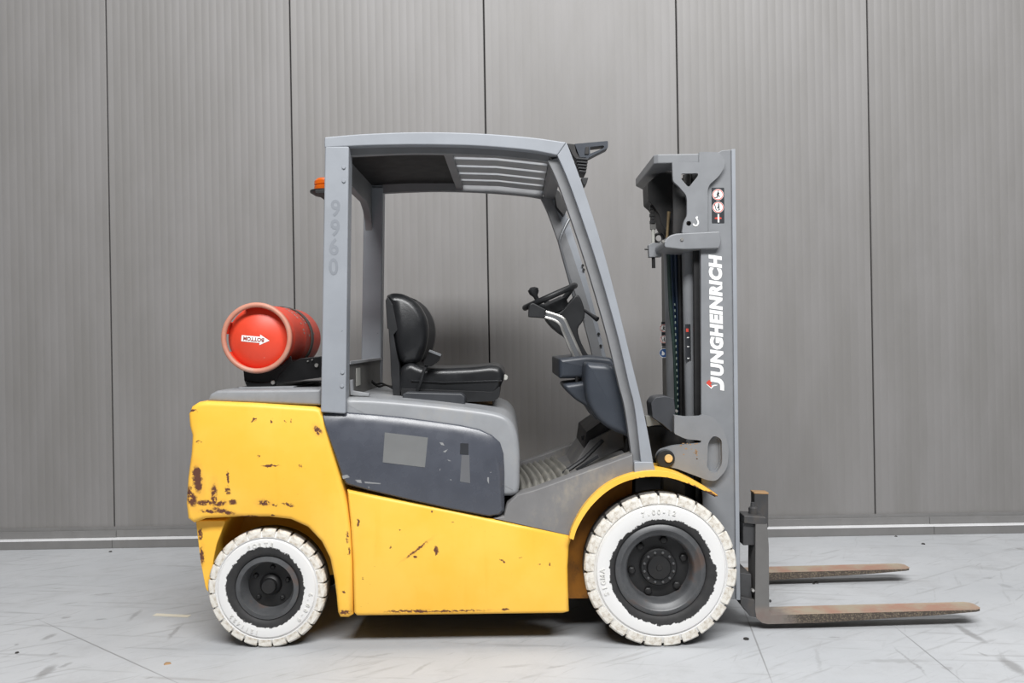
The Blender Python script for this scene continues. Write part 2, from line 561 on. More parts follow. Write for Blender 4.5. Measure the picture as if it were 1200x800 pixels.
# base trim: L-shaped ledge in pieces plus a drip flashing
jx = [-10.0, P(131, 636, WY)[0], P(613, 634, WY)[0], P(1095, 622, WY)[0], 10.0]
base0 = MB().box(-10, 10, PY - 0.012, PY + 0.034, 0.0, 0.13).build('baseboard_back', M['trim'])
tag(base0, 'grey metal base trim along the foot of the wall', 'baseboard', kind='structure')
for i in range(4):
    dz = (0.0, 0.0012, 0.0, -0.001)[i]
    MB().box(jx[i] + 0.001, jx[i + 1] - 0.001, WY, PY - 0.013, 0.0, 0.055 + dz).build('trim_piece', M['trim'], base0, 0.003)
    MB().box(jx[i] + 0.001, jx[i + 1] - 0.001, WY - .001, PY - 0.013, 0.0555 + dz, 0.0595 + dz).build('trim_cap', M['trim_cap'], base0, 0.001)
    MB().box(jx[i] + 0.001, jx[i + 1] - 0.001, PY - 0.022, PY - 0.0125, 0.060 + dz, 0.108).build('drip_flashing', M['trim'], base0, 0.003)

# ------------------------------------------------------------------ the forklift
TX = P(560, 700, MID)[0]
truck = empty('forklift', (TX, MID, 0.0))
tag(truck, 'yellow and grey counterbalance forklift with white-painted tyres parked on the concrete floor', 'forklift')

# yellow paint with its own rust marks (positions in the truck's frame)
def truck_xz(px, py, Y=0.05):
    x, z = P(px, py, Y)
    return x - TX, z
t = NT('yellow_paint')
co = t.coord(truck)
sep = t.n('ShaderNodeSeparateXYZ'); t.link(co, sep.inputs[0])
cmb = t.n('ShaderNodeCombineXYZ'); t.link(sep.outputs[0], cmb.inputs[0]); t.link(sep.outputs[2], cmb.inputs[1])
_, wc = t.noise(co, 55, 4, 0.7)
vm = t.n('ShaderNodeVectorMath', operation='MULTIPLY_ADD')
t.link(wc, vm.inputs[0]); vm.inputs[1].default_value = (0.03, 0.03, 0); t.link(cmb.outputs[0], vm.inputs[2])
wv = t.mapping(vm.outputs[0], loc=(-0.015, -0.015, 0))
f_, _ = t.noise(co, 3.2, 5, 0.6)
base = t.mix(t.ramp(f_, 0.3, 0.7), (0.90, 0.49, 0.05, 1), (0.93, 0.54, 0.08, 1))
f2, _ = t.noise(t.mapping(co, scale=(6, 6, 0.7)), 2.2, 4, 0.6)
base = t.mix(t.math('MULTIPLY', t.ramp(f2, 0.55, 0.75), 0.25), base, (0.88, 0.43, 0.03, 1))
rb = [  # px, py, half length, half height, angle
    (231, 561, 4.5, 13, 0.12), (225, 585, 5, 7, 0.3), (222, 578, 3, 8, 0), (240, 589, 9, 2.6, 0), (251, 580, 3, 11, 0), (258, 590, 6, 2.5, 0.2),
    (262, 599, 11, 2.4, -0.25), (245, 599, 8, 1.6, -0.1), (267, 560, 1.2, 8, 0), (267, 575, 2.6, 3.5, 0), (273, 588, 4, 3, 0), (309, 589, 6, 2.6, -0.05),
    (322, 591, 3, 1.3, 0), (337, 591, 6, 1.6, -0.25), (317, 546, 9, 1, 0), (352, 546, 1.6, 1.8, 0), (372, 504, 3, 5, 0.6), (297, 492, 3, 1.3, 0.5),
    (318, 494, 1, 2.5, 0), (335, 494, 1.6, 1.2, 0), (341, 493, 1, 2, 0), (303, 534, 1.4, 1.4, 0), (226, 481, 5, 1.2, 0), (233, 517, 3, 1, 0),
    (407, 629, 1.6, 6, 0), (409, 646, 1, 4, 0), (404, 717, 6, 2.2, 0), (403, 693, 1.5, 1.5, 0), (420, 613, 1.5, 4, 0), (488, 644, 13, 1.1, 0.63),
    (487, 652, 2.5, 1.2, -0.4), (511, 645, 2.4, 5, 0), (589, 657, 3.2, 1.2, -0.6), (469, 620, 1, 1, 0), (425, 677, 1, 1, 0), (632, 661, 1.2, 1, 0),
    (644, 661, 1, 1, 0), (458, 641, 1, 1, 0), (530, 612, 1, 1, 0), (506, 599, 1, 1, 0), (610, 653, 1.5, .8, 0), (520, 716, 40, .9, 0), (478, 716, 22, 1.1, 0),
    (592, 714, 4, 1, 0), (229, 630, 2, 6, 0), (231, 655, 2, 9, 0), (757, 558.5, 12, 1.2, .02), (785, 560, 9, 1.2, -.15), (808, 567.5, 10, 1.2, -.4), (832, 577, 8, 1.5, -.5), (735, 563, 5, 1, .3), (700, 586, 4, 1, .8), (683, 607, 3, 1, 1), (692, 593, 3, .8, .9), (722, 569, 3, .8, .5), (290, 605, 10, 1.2, 0), (320, 604, 2, 1, 0)]
def tsp(l, st=1.0, k=1.0):
    return [(*truck_xz(x, y), a * k / 262, b * k / 262, an, st) for x, y, a, b, an in l]
halo, _ = t.noise(co, 20, 4, 0.7)
base = t.mix(t.math('MULTIPLY', t.spots(wv, tsp([r for r in rb if r[2] * r[3] > 12], 0.55, 1.7), 0.6), halo), base, (0.62, 0.25, 0.05, 1))
br_, _ = t.noise(co, 75, 4, 0.7)
rust = t.math('MAXIMUM', t.math('MULTIPLY', t.spots(wv, tsp(rb, 1, 1.12), 0.3), t.ramp(br_, 0.40, 0.47)), t.spots(wv, tsp([(231, 553, 4.4, 6, .1), (232, 561, 4.4, 6, .1), (233, 569, 4, 6, .1)]), .12))
base = t.mix(rust, base, (0.115, 0.043, 0.026, 1))
gh, _ = t.noise(co, 140, 2, 0.6)
base = t.mix(t.math('MULTIPLY', t.ramp(gh, 0.73, 0.77), 0.8), base, (0.2, 0.08, 0.03, 1))
t.link(base, t.b.inputs['Base Color'])
t.link(t.math('MULTIPLY_ADD', rust, 0.4, 0.42), t.b.inputs['Roughness'])
t.b.inputs['Specular IOR Level'].default_value = 0.4
M['yellow'] = t.m

# counterweight: near and far flank with wheel arch, solid middle, rear skirt
cw = [(243, 470), (300, 472.5), (368, 477), (376, 480), (382, 500), (390, 530), (399, 560), (406, 590), (410, 620), (412.5, 660), (413, 721), (408, 724), (398, 724),
      (395, 718), (393.5, 700), (391, 680), (386, 655), (376, 635), (360, 618), (340, 609), (315, 606), (280, 606), (240, 608), (226, 613), (219, 608), (217, 590),
      (219, 560), (223, 530), (224, 510), (221, 499), (220, 485), (224, 476), (232, 471)]
cwW = PP(cw, 0.05)
mb = MB()
mb.pillow(cwW, 0.05, 0.44, 0.022, 4, far=False)
mb.pillow([p for p in cwW], mir(0.05), mir(0.44), -0.022, 4, far=False) if False else mb.loft([(mir(y), p) for y, p in ((0.05, inset(cwW, 0.022)), (0.057, inset(cwW, 0.008)), (0.072, cwW), (0.44, cwW))])
mid = PP([(243, 470), (368, 477), (378, 480), (412, 600), (413, 700), (262, 705), (246, 690), (234, 650), (224, 600), (219, 560), (224, 510), (221, 490), (228, 473)], 0.05)
mb.prism(mid, 0.44, mir(0.44))
counter = mb.build('counterweight', M['yellow'], truck, 0.0, sharp=40)
px_prism('rear_skirt', rp([(226, 611), (262, 611), (251, 640), (247, 660), (247, 694), (244, 699), (238, 693), (232, 662)], 4), 0.08, 0.11, mir(0.11), M['yellow'], counter, 0.008)

# grey lid on the counterweight
lid = PP(rp([(243, 468.5), (246, 462), (254, 457.5), (376, 456), (376, 475), (300, 472), (244, 470.5)], 2, 3), 0.08)
MB().pillow(lid, 0.08, mir(0.08), 0.012, 3).build('rear_lid', M['lid'], truck, sharp=50)

# yellow side panels, chassis behind
ypts = [(406, 574), (450, 582.5), (530, 598), (600, 613), (671, 627.5), (667, 640), (665.5, 665), (666, 690), (667, 717), (660, 719), (540, 720.5), (418, 722), (414, 718), (413, 660), (410, 612)]
yw = PP(ypts, 0.05)
MB().pillow(yw, 0.05, 0.13, 0.018, 4, far=False).build('side_panel', M['yellow'], truck, sharp=50)
MB().loft([(mir(0.05), inset(yw, .014)), (mir(.065), yw), (mir(.13), yw)]).build('side_panel', M['yellow'], truck)
px_prism('chassis', [(380, 500), (600, 590), (680, 610), (835, 600), (835, 670), (690, 690), (668, 708), (405, 708)], 0.1, 0.26, mir(0.26), M['black'], truck, 0.01)

# dark grey side cover with a broad chamfer along its top
T = [(376, 485), (406, 483.5), (440, 486), (470, 489), (505, 493.5), (540, 498.5), (562, 503.5), (576, 510), (586, 519), (590, 532), (591, 552), (591, 600), (586, 604),
     (573, 606), (530, 598), (480, 587), (430, 575), (405, 568.5), (400, 560), (391, 532), (381, 503)]
O = [(381, 498), (406, 495), (440, 497), (470, 500), (505, 504.5), (537, 509), (556, 514), (568, 520), (577, 527.5), (582, 537), (585, 553), (587.5, 598), (584, 601.5),
     (573, 603.5), (530, 595.5), (480, 584.5), (430, 572.5), (407, 566), (402.5, 558), (393.5, 532), (384.5, 508)]
Tw, Ow = PP(T, 0.05), PP(O, 0.05)
cover = MB().loft([(0.042, Ow), (0.066, Tw), (0.11, Tw)]).build('side_cover', M['cover'], truck, 0.006, 3, sharp=60)
MB().loft([(mir(0.042), Ow), (mir(0.072), Tw), (mir(0.11), Tw)]).build('side_cover', M['cover'], truck, 0.006)
px_prism('worn_patch', [(451, 506.5), (501.5, 512.5), (498, 547.5), (448.5, 541.5)], 0.042, 0.0408, 0.043, M['taped'], cover, 0, label='pale square patch left by a removed plate')
px_prism('black_tape', [(539.5, 519), (549, 519.5), (549, 532.5), (539, 532)], 0.042, 0.0408, 0.043, M['sticker'], cover, 0, label='small square of black tape')
px_prism('tape_residue', [(541, 533), (550, 533), (551, 566), (539, 564)], 0.042, 0.0412, 0.043, M['taped2'], cover, 0, label='pale strip of tape residue')
for pts in ([(401, 557), (407, 556), (410, 559), (402, 561)], [(416, 562), (423, 562), (424, 566), (419, 565)], [(427, 564), (446, 566), (446, 567), (428, 566)],
            [(515, 518), (519, 518.5), (521, 522), (517, 521)], [(519, 529), (525, 526), (522, 530)], [(524, 538), (529, 540), (526, 540)], [(571, 559), (573, 559), (573, 567), (571, 563)]):
    px_prism('paint_chip', pts, 0.042, 0.0413, 0.043, M['chip'], cover, 0)

# light grey engine hood, full width, rounded rim
hoodp = cat([(398, 474), (400, 466.5), (418, 466), (450, 467.5), (500, 472), (555, 478.5), (585, 484), (599, 493), (606, 508), (609, 530), (609, 555), (608.5, 572), (606, 579), (600, 581.5), (588, 582)], 4)
hood = PP(hoodp + [(575, 590), (480, 575), (400, 545)], 0.075)
MB().pillow(hood, 0.075, mir(0.075), 0.028, 5).build('engine_hood', M['hood'], truck, sharp=50)

# side sills, cab floor, mat
sill = [(577, 606), (590, 604), (594, 590), (606, 579), (627, 573), (655, 563), (742, 531), (744, 557), (728, 562), (706, 578), (690, 596), (678, 616), (670, 629)]
sw = PP(sill, 0.06)
MB().loft([(0.055, inset(sw, 0.004)), (0.07, sw), (0.15, sw)]).build('side_sill', M['frame'], truck, 0.004)
MB().loft([(mir(.055), inset(sw, 0.004)), (mir(.07), sw), (mir(.15), sw)]).build('side_sill', M['frame'], truck, 0.004)
px_prism('cab_floor', [(590, 600), (606, 583), (655, 573), (742, 540), (742, 556), (720, 566), (690, 598), (676, 620), (640, 615)], 0.1, 0.15, mir(0.15), M['frame'], truck, 0.004)
fm = [(608, 581), (655, 571), (690, 557.5)]
matb = MB()
NX, NY, NRB = 84, 12, 8
vv_ = []
for j in range(NY + 1):
    q = j / NY
    Y_ = .125 + .65 * q
    for i in range(NX + 1):
        e = i / NX
        x = 609 + (672 - 609) * e
        y = (581 - (x - 608) * 10 / 47) if x < 655 else 571 - (x - 655) * .385
        rib = abs(math.sin(e * NRB * PI)) ** 0.8
        X_, Z_ = P(x, y, .1)
        vv_.append((X_ - .05 * q * q, Y_, Z_ + .014 + .020 * rib - (.045 if j == 0 else 0)))
matb.add(vv_, [(j * (NX + 1) + i, j * (NX + 1) + i + 1, (j + 1) * (NX + 1) + i + 1, (j + 1) * (NX + 1) + i) for j in range(NY) for i in range(NX)])
matb.build('floor_mat', M['mat'], truck, sharp=60)
# pedals, firewall
px_prism('firewall', [(688, 540), (692, 512), (712, 498), (742, 480), (744, 536), (716, 548)], 0.3, 0.52, mir(0.13), M['black'], truck, 0.006)
px_prism('toe_board', [(676, 566), (684, 551), (700, 527), (742, 505), (744, 536)], 0.14, 0.5, mir(0.14), M['frame'], truck, 0.004)
pd = MB().tube([P3(664, 552, .34), P3(684, 538, .36), P3(706, 516, .4)], 0.011, 8)
pd.build('pedal_arm', M['black_plastic'], truck)
MB().hull([P3(656, 556, .30), P3(664, 548, .30), P3(666, 550, .30), P3(658, 559, .30)], [P3(656, 555, .40), P3(664, 547, .40), P3(666, 549, .40), P3(658, 558, .40)]).build('pedal', M['black_plastic'], truck, 0.003)
MB().hull([P3(681, 511, .62), P3(697, 503, .62), P3(697, 507, .62), P3(682, 516, .62)], [P3(681, 511, .74), P3(697, 503, .74), P3(697, 507, .74), P3(682, 516, .74)]).build('pedal', M['black_plastic'], truck, 0.004)
MB().tube([P3(690, 510, .68), P3(700, 520, .68), P3(716, 524, .68)], 0.014, 8).build('pedal_arm', M['black_plastic'], truck)
MB().hull([P3(674, 549, .22), P3(700, 532, .22), P3(702, 536, .22), P3(677, 552, .22)], [P3(674, 549, .28), P3(700, 532, .28), P3(702, 536, .28), P3(677, 552, .28)]).build('pedal', M['black_plastic'], truck, 0.003)

# dashboard: near pod, tray, cup holder
pod = PP(cat([(686.5, 432), (688.5, 425.5), (697, 425.5), (722, 431), (731, 465), (739, 508), (733, 511), (713, 502), (699, 489), (690, 472), (686.5, 452)], 4, True), 0.10)
dash = MB().pillow(pod, 0.13, 0.50, 0.03, 5).build('dashboard', M['plastic'], truck, sharp=50)
tray = PP(rp([(655, 420, 2), (690, 416.5, 8), (716, 419, 3), (728, 431, 3), (728, 443, 3), (655.5, 443.5, 2)], 2, 4), 0.30)
MB().pillow(tray, 0.30, mir(0.14), 0.02, 4).build('dashboard_tray', M['plastic'], dash, sharp=50)
cup = PP(cat([(661, 452.5), (672, 449), (700, 448), (704, 470), (700, 492), (689, 478), (673, 467)], 4, True), 0.24)
MB().pillow(cup, 0.24, 0.6, 0.02, 4).build('cup_holder', M['plastic'], dash, sharp=50)
for x_, y_ in ((676, .3), (681, .34)):
    MB().tube([P3(x_, 441, y_), P3(x_, 452, y_)], .008, 8).build('tray_post', M['black'], dash)
px_prism('dashboard_body', [(700, 425), (728, 432), (742, 520), (735, 512), (716, 490), (700, 460)], 0.3, 0.4, mir(0.12), M['plastic'], dash, 0.01)

# overhead guard --------------------------------------------------
def both(name, poly, Y, y0, y1, mat, bevel=0.006, label=None):
    a = px_prism(name, poly, Y, y0, y1, mat, truck, bevel)
    b = px_prism(name, poly, Y, mir(y1), mir(y0), mat, truck, bevel)
    return a, b
rear_p, _ = both('rear_pillar', [(380.5, 171), (409, 171), (405, 485), (375.5, 483)], 0.04, 0.04, 0.125, M['guard'], 0.008)
rail_top = cat([(380, 160.5), (430, 156.5), (495, 154.5), (560, 156), (620, 160.5), (664, 166.5)], 6)
rail_bot = cat([(380, 173), (430, 170.5), (495, 169.5), (560, 171), (620, 176), (653, 182)], 6)
rail, _ = both('roof_rail', rail_top + rail_bot[::-1], 0.04, 0.04, 0.11, M['guard'], 0.006)
lipb = cat([(408, 180), (450, 178), (495, 177), (560, 179), (620, 184), (648, 189)], 6)
both('rail_lip', [(408, 165), (495, 162), (560, 163), (640, 172)] + lipb[::-1], 0.04, 0.085, 0.12, M['guard_in'], 0.003)
Lf = [(653, 182), (666, 212), (685, 265), (703, 320), (723, 390), (737, 450), (744, 480), (751, 540), (752, 553)]
Rt = [(664, 166.5), (681, 212), (700, 270), (717, 330), (738, 415), (756, 490), (767.5, 553)]
both('front_pillar', cat(Lf, 5) + cat(Rt, 5)[::-1], 0.04, 0.04, 0.11, M['guard'], 0.006)
Ll = [(642, 186), (654, 212), (673, 265), (691, 320), (711.5, 390), (726, 450), (733.5, 480), (742, 540), (743, 553)]
both('pillar_lip', cat(Ll, 5) + cat([(p[0] + 3, p[1]) for p in Lf], 5)[::-1], 0.04, 0.075, 0.12, M['guard_in'], 0.003)
both('pillar_foot', rp([(743, 541), (765, 541), (769.5, 556), (743.5, 558.5)], 2), 0.035, 0.033, 0.13, M['guard'], 0.005)
def bolt(name, px, py, Y, r, h, mat, parent, n=6, depth=0.0):
    x, z = P(px, py, Y)
    pr = [(0.0001, Y - h), (r * .85, Y - h), (r, Y - h * .7), (r, Y + 0.004)]
    return MB().lathe(pr, x, z, n).build(name, mat, parent, sharp=30)
for x, y in ((403, 196), (403, 212), (401.5, 436), (401, 452)):
    bolt('pillar_bolt', x, y, 0.04, 0.0085, 0.006, M['guard'], rear_p, 10)
# number on the rear pillar, upright figures stacked
num = MB()
for k, (ch, px, py) in enumerate((('9', 393.5, 254), ('9', 393, 277), ('6', 391.5, 299), ('0', 391, 322.5))):
    x, z = P(px - 5.5, py, 0.04)
    fit_text(ch, S(11, .04), S(20, .04), lambda a, b, c, x=x, z=z: (x + a, 0.0396 - c, z + b), num, bold=0.02)
num.build('fleet_number', M['ghost'], rear_p, label='faded ghost figures of a removed fleet number', flat=True)
xs_, zs_ = P(383, 315.5, .04)
# rear beam, roof sheet, slats, front beam
bx = P(392, 300, 0.05)[0]
zt = P(395, 166, 0.05)[1]
rbm = [(0.115, zt), (mir(0.115), zt), (mir(0.115), H + 0.60), (mir(0.135), H + 0.68), (mir(0.19), H + 0.74), (mir(0.28), H + 0.775), (0.36, H + 0.78), (0.28, H + 0.775), (0.19, H + 0.74), (0.135, H + .68), (0.115, H + 0.60)]
MB().add([(bx - 0.03, y, z) for y, z in rbm] + [(bx + 0.01, y, z) for y, z in rbm],
         [tuple(range(11)), tuple(range(11, 22))[::-1]] + [(i, (i + 1) % 11, 11 + (i + 1) % 11, 11 + i) for i in range(11)]).build('rear_beam', M['guard_in'], truck, 0.004)
px_prism('roof_sheet', [(392, 166), (450, 163), (520, 163), (520, 166), (450, 166), (392, 169)], 0.05, 0.11, mir(0.11), M['sheet'], truck, 0.0)
px_prism('roof_beam', [(517, 163), (528, 163.5), (528, 175), (517, 174)], 0.05, 0.11, mir(0.11), M['guard_in'], truck, 0.004)
px_prism('roof_beam', [(642, 170), (655, 172.5), (663, 190), (649, 188)], 0.05, 0.11, mir(0.11), M['guard_in'], truck, 0.004)
for k in range(5):
    y0 = 0.14 + k * 0.18
    px_prism('roof_slat', [(527, 164), (580, 165.5), (645, 172), (645, 180), (580, 173), (527, 171.5)], 0.05, y0, y0 + 0.128, M['hood'], truck, 0.004)
# grab handle on the far front pillar
MB().tube(cat([P3(667, 257, .98), P3(662, 266, .97), P3(656, 281, .96), P3(657, 290, .96), P3(668, 330, .96), P3(676, 360, .97), P3(684, 372, 1.02)], 4), 0.0085, 10).build('grab_handle', M['tube'], truck)
for x, y in ((683, 311), (684, 316), (701.5, 391), (704, 405)):
    xx, zz = P(x, y, mir(.12))
    MB().lathe([(0.0001, mir(.12) - .002), (0.008, mir(.12) - .002), (.008, mir(.12) + .002)], xx, zz, 10).build('pillar_plug', M['black'], truck)
px_prism('wiper_motor', rp([(648, 222), (655, 226), (664, 247), (660, 254), (652, 244)], 2), mir(.15), mir(.2), mir(.12), M['black'], truck, .004)
# beacon behind the rear pillar
bxx, bzz = P(373, 228, 0.28)
bz0, bz1, bz2 = P(373, 229.5, .28)[1], P(373, 223.5, .28)[1], P(373, 210, .28)[1]
def vlathe(prof, cx, cy, n=24):
    mb = MB()
    m = len(prof)
    vv = [(cx + r * math.cos(2 * PI * i / n), cy + r * math.sin(2 * PI * i / n), z) for i in range(n) for r, z in prof]
    return mb.add(vv, [(i * m + k, ((i + 1) % n) * m + k, ((i + 1) % n) * m + k + 1, i * m + k + 1) for i in range(n) for k in range(m - 1)])
bcx = P(383, 228, .28)[0]
bcn = vlathe([(0.0001, bz0), (0.055, bz0), (0.078, bz0 + .014), (0.078, bz1 - .002), (0.06, bz1), (0.0001, bz1)], bcx, .28).build('beacon', M['black_plastic'], truck)
vlathe([(0.058, bz1), (0.058, bz1 + .018), (0.054, bz1 + .022), (0.058, bz1 + .026), (0.057, bz2 - .012), (0.046, bz2), (0.0001, bz2 + .004)], bcx, .28).build('beacon_lens', M['orange'], bcn, label='amber beacon lens')
px_prism('beacon_bracket', [(378, 229), (396, 229), (396, 233), (378, 233)], 0.2, 0.05, 0.32, M['black'], bcn, 0.002)

# work lamp at the front roof corner
wl = px_prism('work_lamp', rp([(673, 168.5), (712.5, 165), (712.5, 173), (690, 184.5), (689, 187), (680, 186), (675, 178)], 1.5), 0.1, 0.1, 0.17, M['plastic'], truck, 0.003,
              holes=[rp([(691.5, 172), (707, 170.3), (708.5, 172), (706, 174), (691.5, 180)], 1)])
fins = MB()
for k in range(5):
    y = 186 + k * 3.6
    fins.prism(PP([(674 + k * .9, y), (689 - k * .6, y + 1.2), (688.6 - k * .6, y + 3.4), (674.5 + k * .9, y + 2.2)], .12), .09, .22)
fins.prism(PP([(677, 185), (687, 185), (685, 203), (680, 202)], .12), .1, .21)
fins.build('lamp_body', M['black_plastic'], wl, 0.002)
px_prism('lamp_mount', [(664, 169), (674, 170), (680, 186), (676, 190), (670, 182)], .12, .10, .16, M['black'], wl, .003)
px_prism('lamp_bolt', rp([(686, 172), (690, 172), (690, 181), (685, 181)], 1), .1, .095, .12, M['black'], wl, .002)
px_prism('lamp_foot', [(681, 209), (689, 209), (687, 216), (684, 218), (682, 214)], .12, .1, .2, M['black_plastic'], wl, .002)

# cross box and latch behind the seat
cb = px_prism('cross_box', [(398, 427), (407, 426), (408, 466), (398, 466)], 0.1, 0.14, mir(0.10), M['mast_in'], truck, 0.004)
cbx = P(408, 446, .1)[0]
za, zb = P(408, 433, .1)[1], P(408, 455, .1)[1]
MB().box(cbx - .001, cbx + .0015, .30, .40, zb, za).build('rating_label', M['label'], cb, label='pale rating label')
px_prism('cross_cap', [(396, 424.5), (409, 423.5), (409.5, 427), (396, 428)], 0.1, 0.13, mir(.10), M['hood'], cb, .002)
px_prism('hood_latch', rp([(409, 445), (412.5, 445), (413, 458), (432, 461), (432, 464), (410, 463)], 1), .14, .15, .18, M['hood'], cb, .002)

# seat -----------------------------------------------------------
SY0, SY1 = 0.34, 0.84
bp = [(452, 349), (455, 344.5), (462, 343), (472, 344.5), (482, 350), (491, 359), (498, 372), (500.5, 386), (499, 402), (495, 415), (490, 424), (478, 427), (469, 425), (463, 410), (460, 392), (456, 370)]
bpw = PP(bp, .34)
def shift_front(poly, dx):
    xm = sum(p[0] for p in poly) / len(poly)
    return [(p[0] - dx if p[0] > xm else p[0], p[1]) for p in poly]
bi = PP(cat(bp, 3, True), .34)
seat = MB().loft([(SY0, PP(rp([(468, 465), (466, 440), (470, 428), (480, 423.5), (497, 429), (575, 427.5), (588, 431), (591.5, 442), (588, 456), (581, 466), (570, 469), (545, 469)], 5, 3), .34))] * 1 + []) if False else None
cush = PP(cat([(467, 462), (466, 442), (470, 430), (481, 424.5), (494, 429.5), (520, 431), (555, 429.5), (576, 427.5), (587, 431), (591, 441), (588, 450), (585, 458), (580, 466), (568, 469), (540, 469), (500, 466)], 3, True), .34)
seat = MB().pillow(cush, SY0, SY1, 0.035, 5).build('seat', M['vinyl'], truck, sharp=60)
MB().loft([(SY0, inset(bi, .035)), (SY0 + .012, inset(bi, .015)), (SY0 + .035, bi), (SY0 + .10, bi), (SY0 + .15, shift_front(bi, .035)), (SY1 - .15, shift_front(bi, .035)), (SY1 - .10, bi),
           (SY1 - .035, bi), (SY1 - .012, inset(bi, .015)), (SY1, inset(bi, .035))]).build('backrest', M['vinyl'], seat, sharp=60)
bk = [(451.5, 352), (454, 347), (463, 362), (472, 372), (468, 384), (461, 392), (464, 410), (468, 428), (469, 467), (461, 469), (458, 440), (457, 412), (455, 385), (453.5, 385)]
px_prism('back_shell', bk, .34, SY0 + .005, SY1 - .005, M['black_plastic'], seat, .006)
for k, y in enumerate((371, 379, 388)):
    MB().tube([P3(495 + k, y - 2, SY0 + .10), P3(491 + k, y, SY0 + .17), P3(491 + k, y, SY1 - .17), P3(495 + k, y - 2, SY1 - .10)], .004, 6).build('stitch_seam', M['vinyl'], seat)
px_prism('cushion_base', rp([(470, 455), (578, 459), (586, 452), (585, 466), (578, 470), (545, 471), (470, 468)], 3), .34, SY0 - .004, SY1, M['black_plastic'], seat, .006)
MB().tube([P3(482, 446, SY0 - .004), P3(520, 448, SY0 - .006), P3(588, 446, SY0 - .002)], .004, 6).build('piping', M['vinyl'], seat)
px_prism('control_box', rp([(471, 462), (476, 459), (541, 461), (545, 465), (544.5, 474), (539, 477.5), (472, 470)], 2), .25, .25, .34, M['cover_plastic'], seat, .008)
px_prism('belt_buckle', rp([(496, 424), (504, 410.5), (517, 416), (514, 423), (506, 429), (497, 428)], 1.5), .30, .29, .33, M['black_gloss'], seat, .004)
px_prism('buckle_plate', [(503.5, 409.5), (517.5, 415), (516.5, 417.5), (502.5, 412)], .30, .288, .305, M['tube'], seat, .001)
MB().tube([P3(500, 428, .31), P3(496, 436, .30), P3(493, 448, .305), P3(489, 458, .32)], .008, 8).build('belt_stalk', M['black_plastic'], seat)
bolt('seat_lever', 592, 442, .40, .014, .02, M['label'], seat, 12)
MB().tube(cat([P3(436, 446, .7), P3(441, 450, .68), P3(447, 449, .66), P3(455, 452, .6), P3(462, 453, .55)], 4), .005, 6).tube(cat([P3(436, 448, .72), P3(444, 453, .68), P3(452, 451, .6), P3(462, 456, .55)], 4), .005, 6).build('seat_cable', M['black'], seat)
px_prism('seat_rail', [(548, 468), (577, 467), (577, 474), (548, 474)], .4, .40, .44, M['rag'], seat, .002)

# steering ---------------------------------------------------------
c0 = P3(644.5, 347.5, MID)
p1, p2 = P3(613, 361.5, MID), P3(676, 333.5, MID)
ax = (p2 - p1).normalized()
nrm = Vector((ax.z, 0, -ax.x)).normalized()            # points down along the column
if nrm.z > 0:
    nrm = -nrm
vd_ = (c0 - camo.location).normalized()
nrm = (nrm - vd_ * (nrm.dot(vd_) * .85)).normalized()
Rw = (p2 - p1).length / 2 - .012
colm = MB().loft([(MID - .075, PP(cat([(655, 366), (668, 352), (675, 346), (680, 352), (684, 366), (682, 376), (676, 386), (680, 402), (690, 422), (676, 422), (664, 398), (654, 390), (643, 380), (638, 369)], 3, True), MID)),
                  (MID + .075, PP(cat([(655, 366), (668, 352), (675, 346), (680, 352), (684, 366), (682, 376), (676, 386), (680, 402), (690, 422), (676, 422), (664, 398), (654, 390), (643, 380), (638, 369)], 3, True), MID))]
                 ).build('steering_column', M['black_plastic'], truck, .012, 3)
sw_ = MB().torus(c0, nrm, Rw, .016, 48, 10).build('steering_wheel', M['black_plastic'], colm)
hubc = c0 + nrm * .05
mb = MB()
mb.tube([c0 + nrm * .02, c0 + nrm * .035, c0 + nrm * .085, c0 + nrm * .10], [.05, .075, .07, .05], 20)
for a in (0.3, 2.4, 4.5):
    e = ax * math.cos(a) + nrm.cross(ax) * math.sin(a)
    mb.tube([c0 + nrm * .045 + e * .05, c0 + nrm * .02 + e * .10, c0 + e * Rw], [.016, .013, .011], 8)
mb.build('wheel_hub', M['black_plastic'], sw_)
k0 = P3(627, 352, .50)
MB().tube([P3(630, 352, .50), P3(627.5, 347, .50), P3(626, 343, .50), P3(624.5, 339, .50), P3(624, 336.5, .50)], [.011, .012, .025, .027, .012], 14).build('spinner_knob', M['black_plastic'], sw_)
MB().tube([P3(684, 363, MID - .05), P3(693, 369, .5), P3(700, 374, .47)], [.007, .009, .013], 10).build('indicator_stalk', M['black_plastic'], colm)
# parking brake lever: a flat channel of two edge tubes with a black grip
lev = MB()
y_ = .42
lev.tube(cat([P3(637, 364.5, y_), P3(652, 369, y_), P3(661, 374, y_), P3(667, 386, y_), P3(684, 424, y_)], 4), .0075, 8)
lev.tube(cat([P3(637, 371, y_), P3(650, 375, y_), P3(657, 381, y_), P3(661, 391, y_), P3(675, 424, y_)], 4), .0075, 8)
lever = lev.build('brake_lever', M['chrome'], truck)
web = cat([(637, 364.5), (652, 369), (661, 374), (667, 386), (684, 424)], 4) + cat([(637, 371), (650, 375), (657, 381), (661, 391), (675, 424)], 4)[::-1]
px_prism('lever_web', web, .42, .416, .424, M['tube'], lever, 0)
px_prism('lever_grip', rp([(619, 366, 3), (620, 357, 3), (624, 354.5, 2), (629, 357, 2), (640, 363, 2), (638.5, 373, 2), (628, 372), (619, 371.5)], 2), .42, .395, .445, M['black_plastic'], lever, .006)

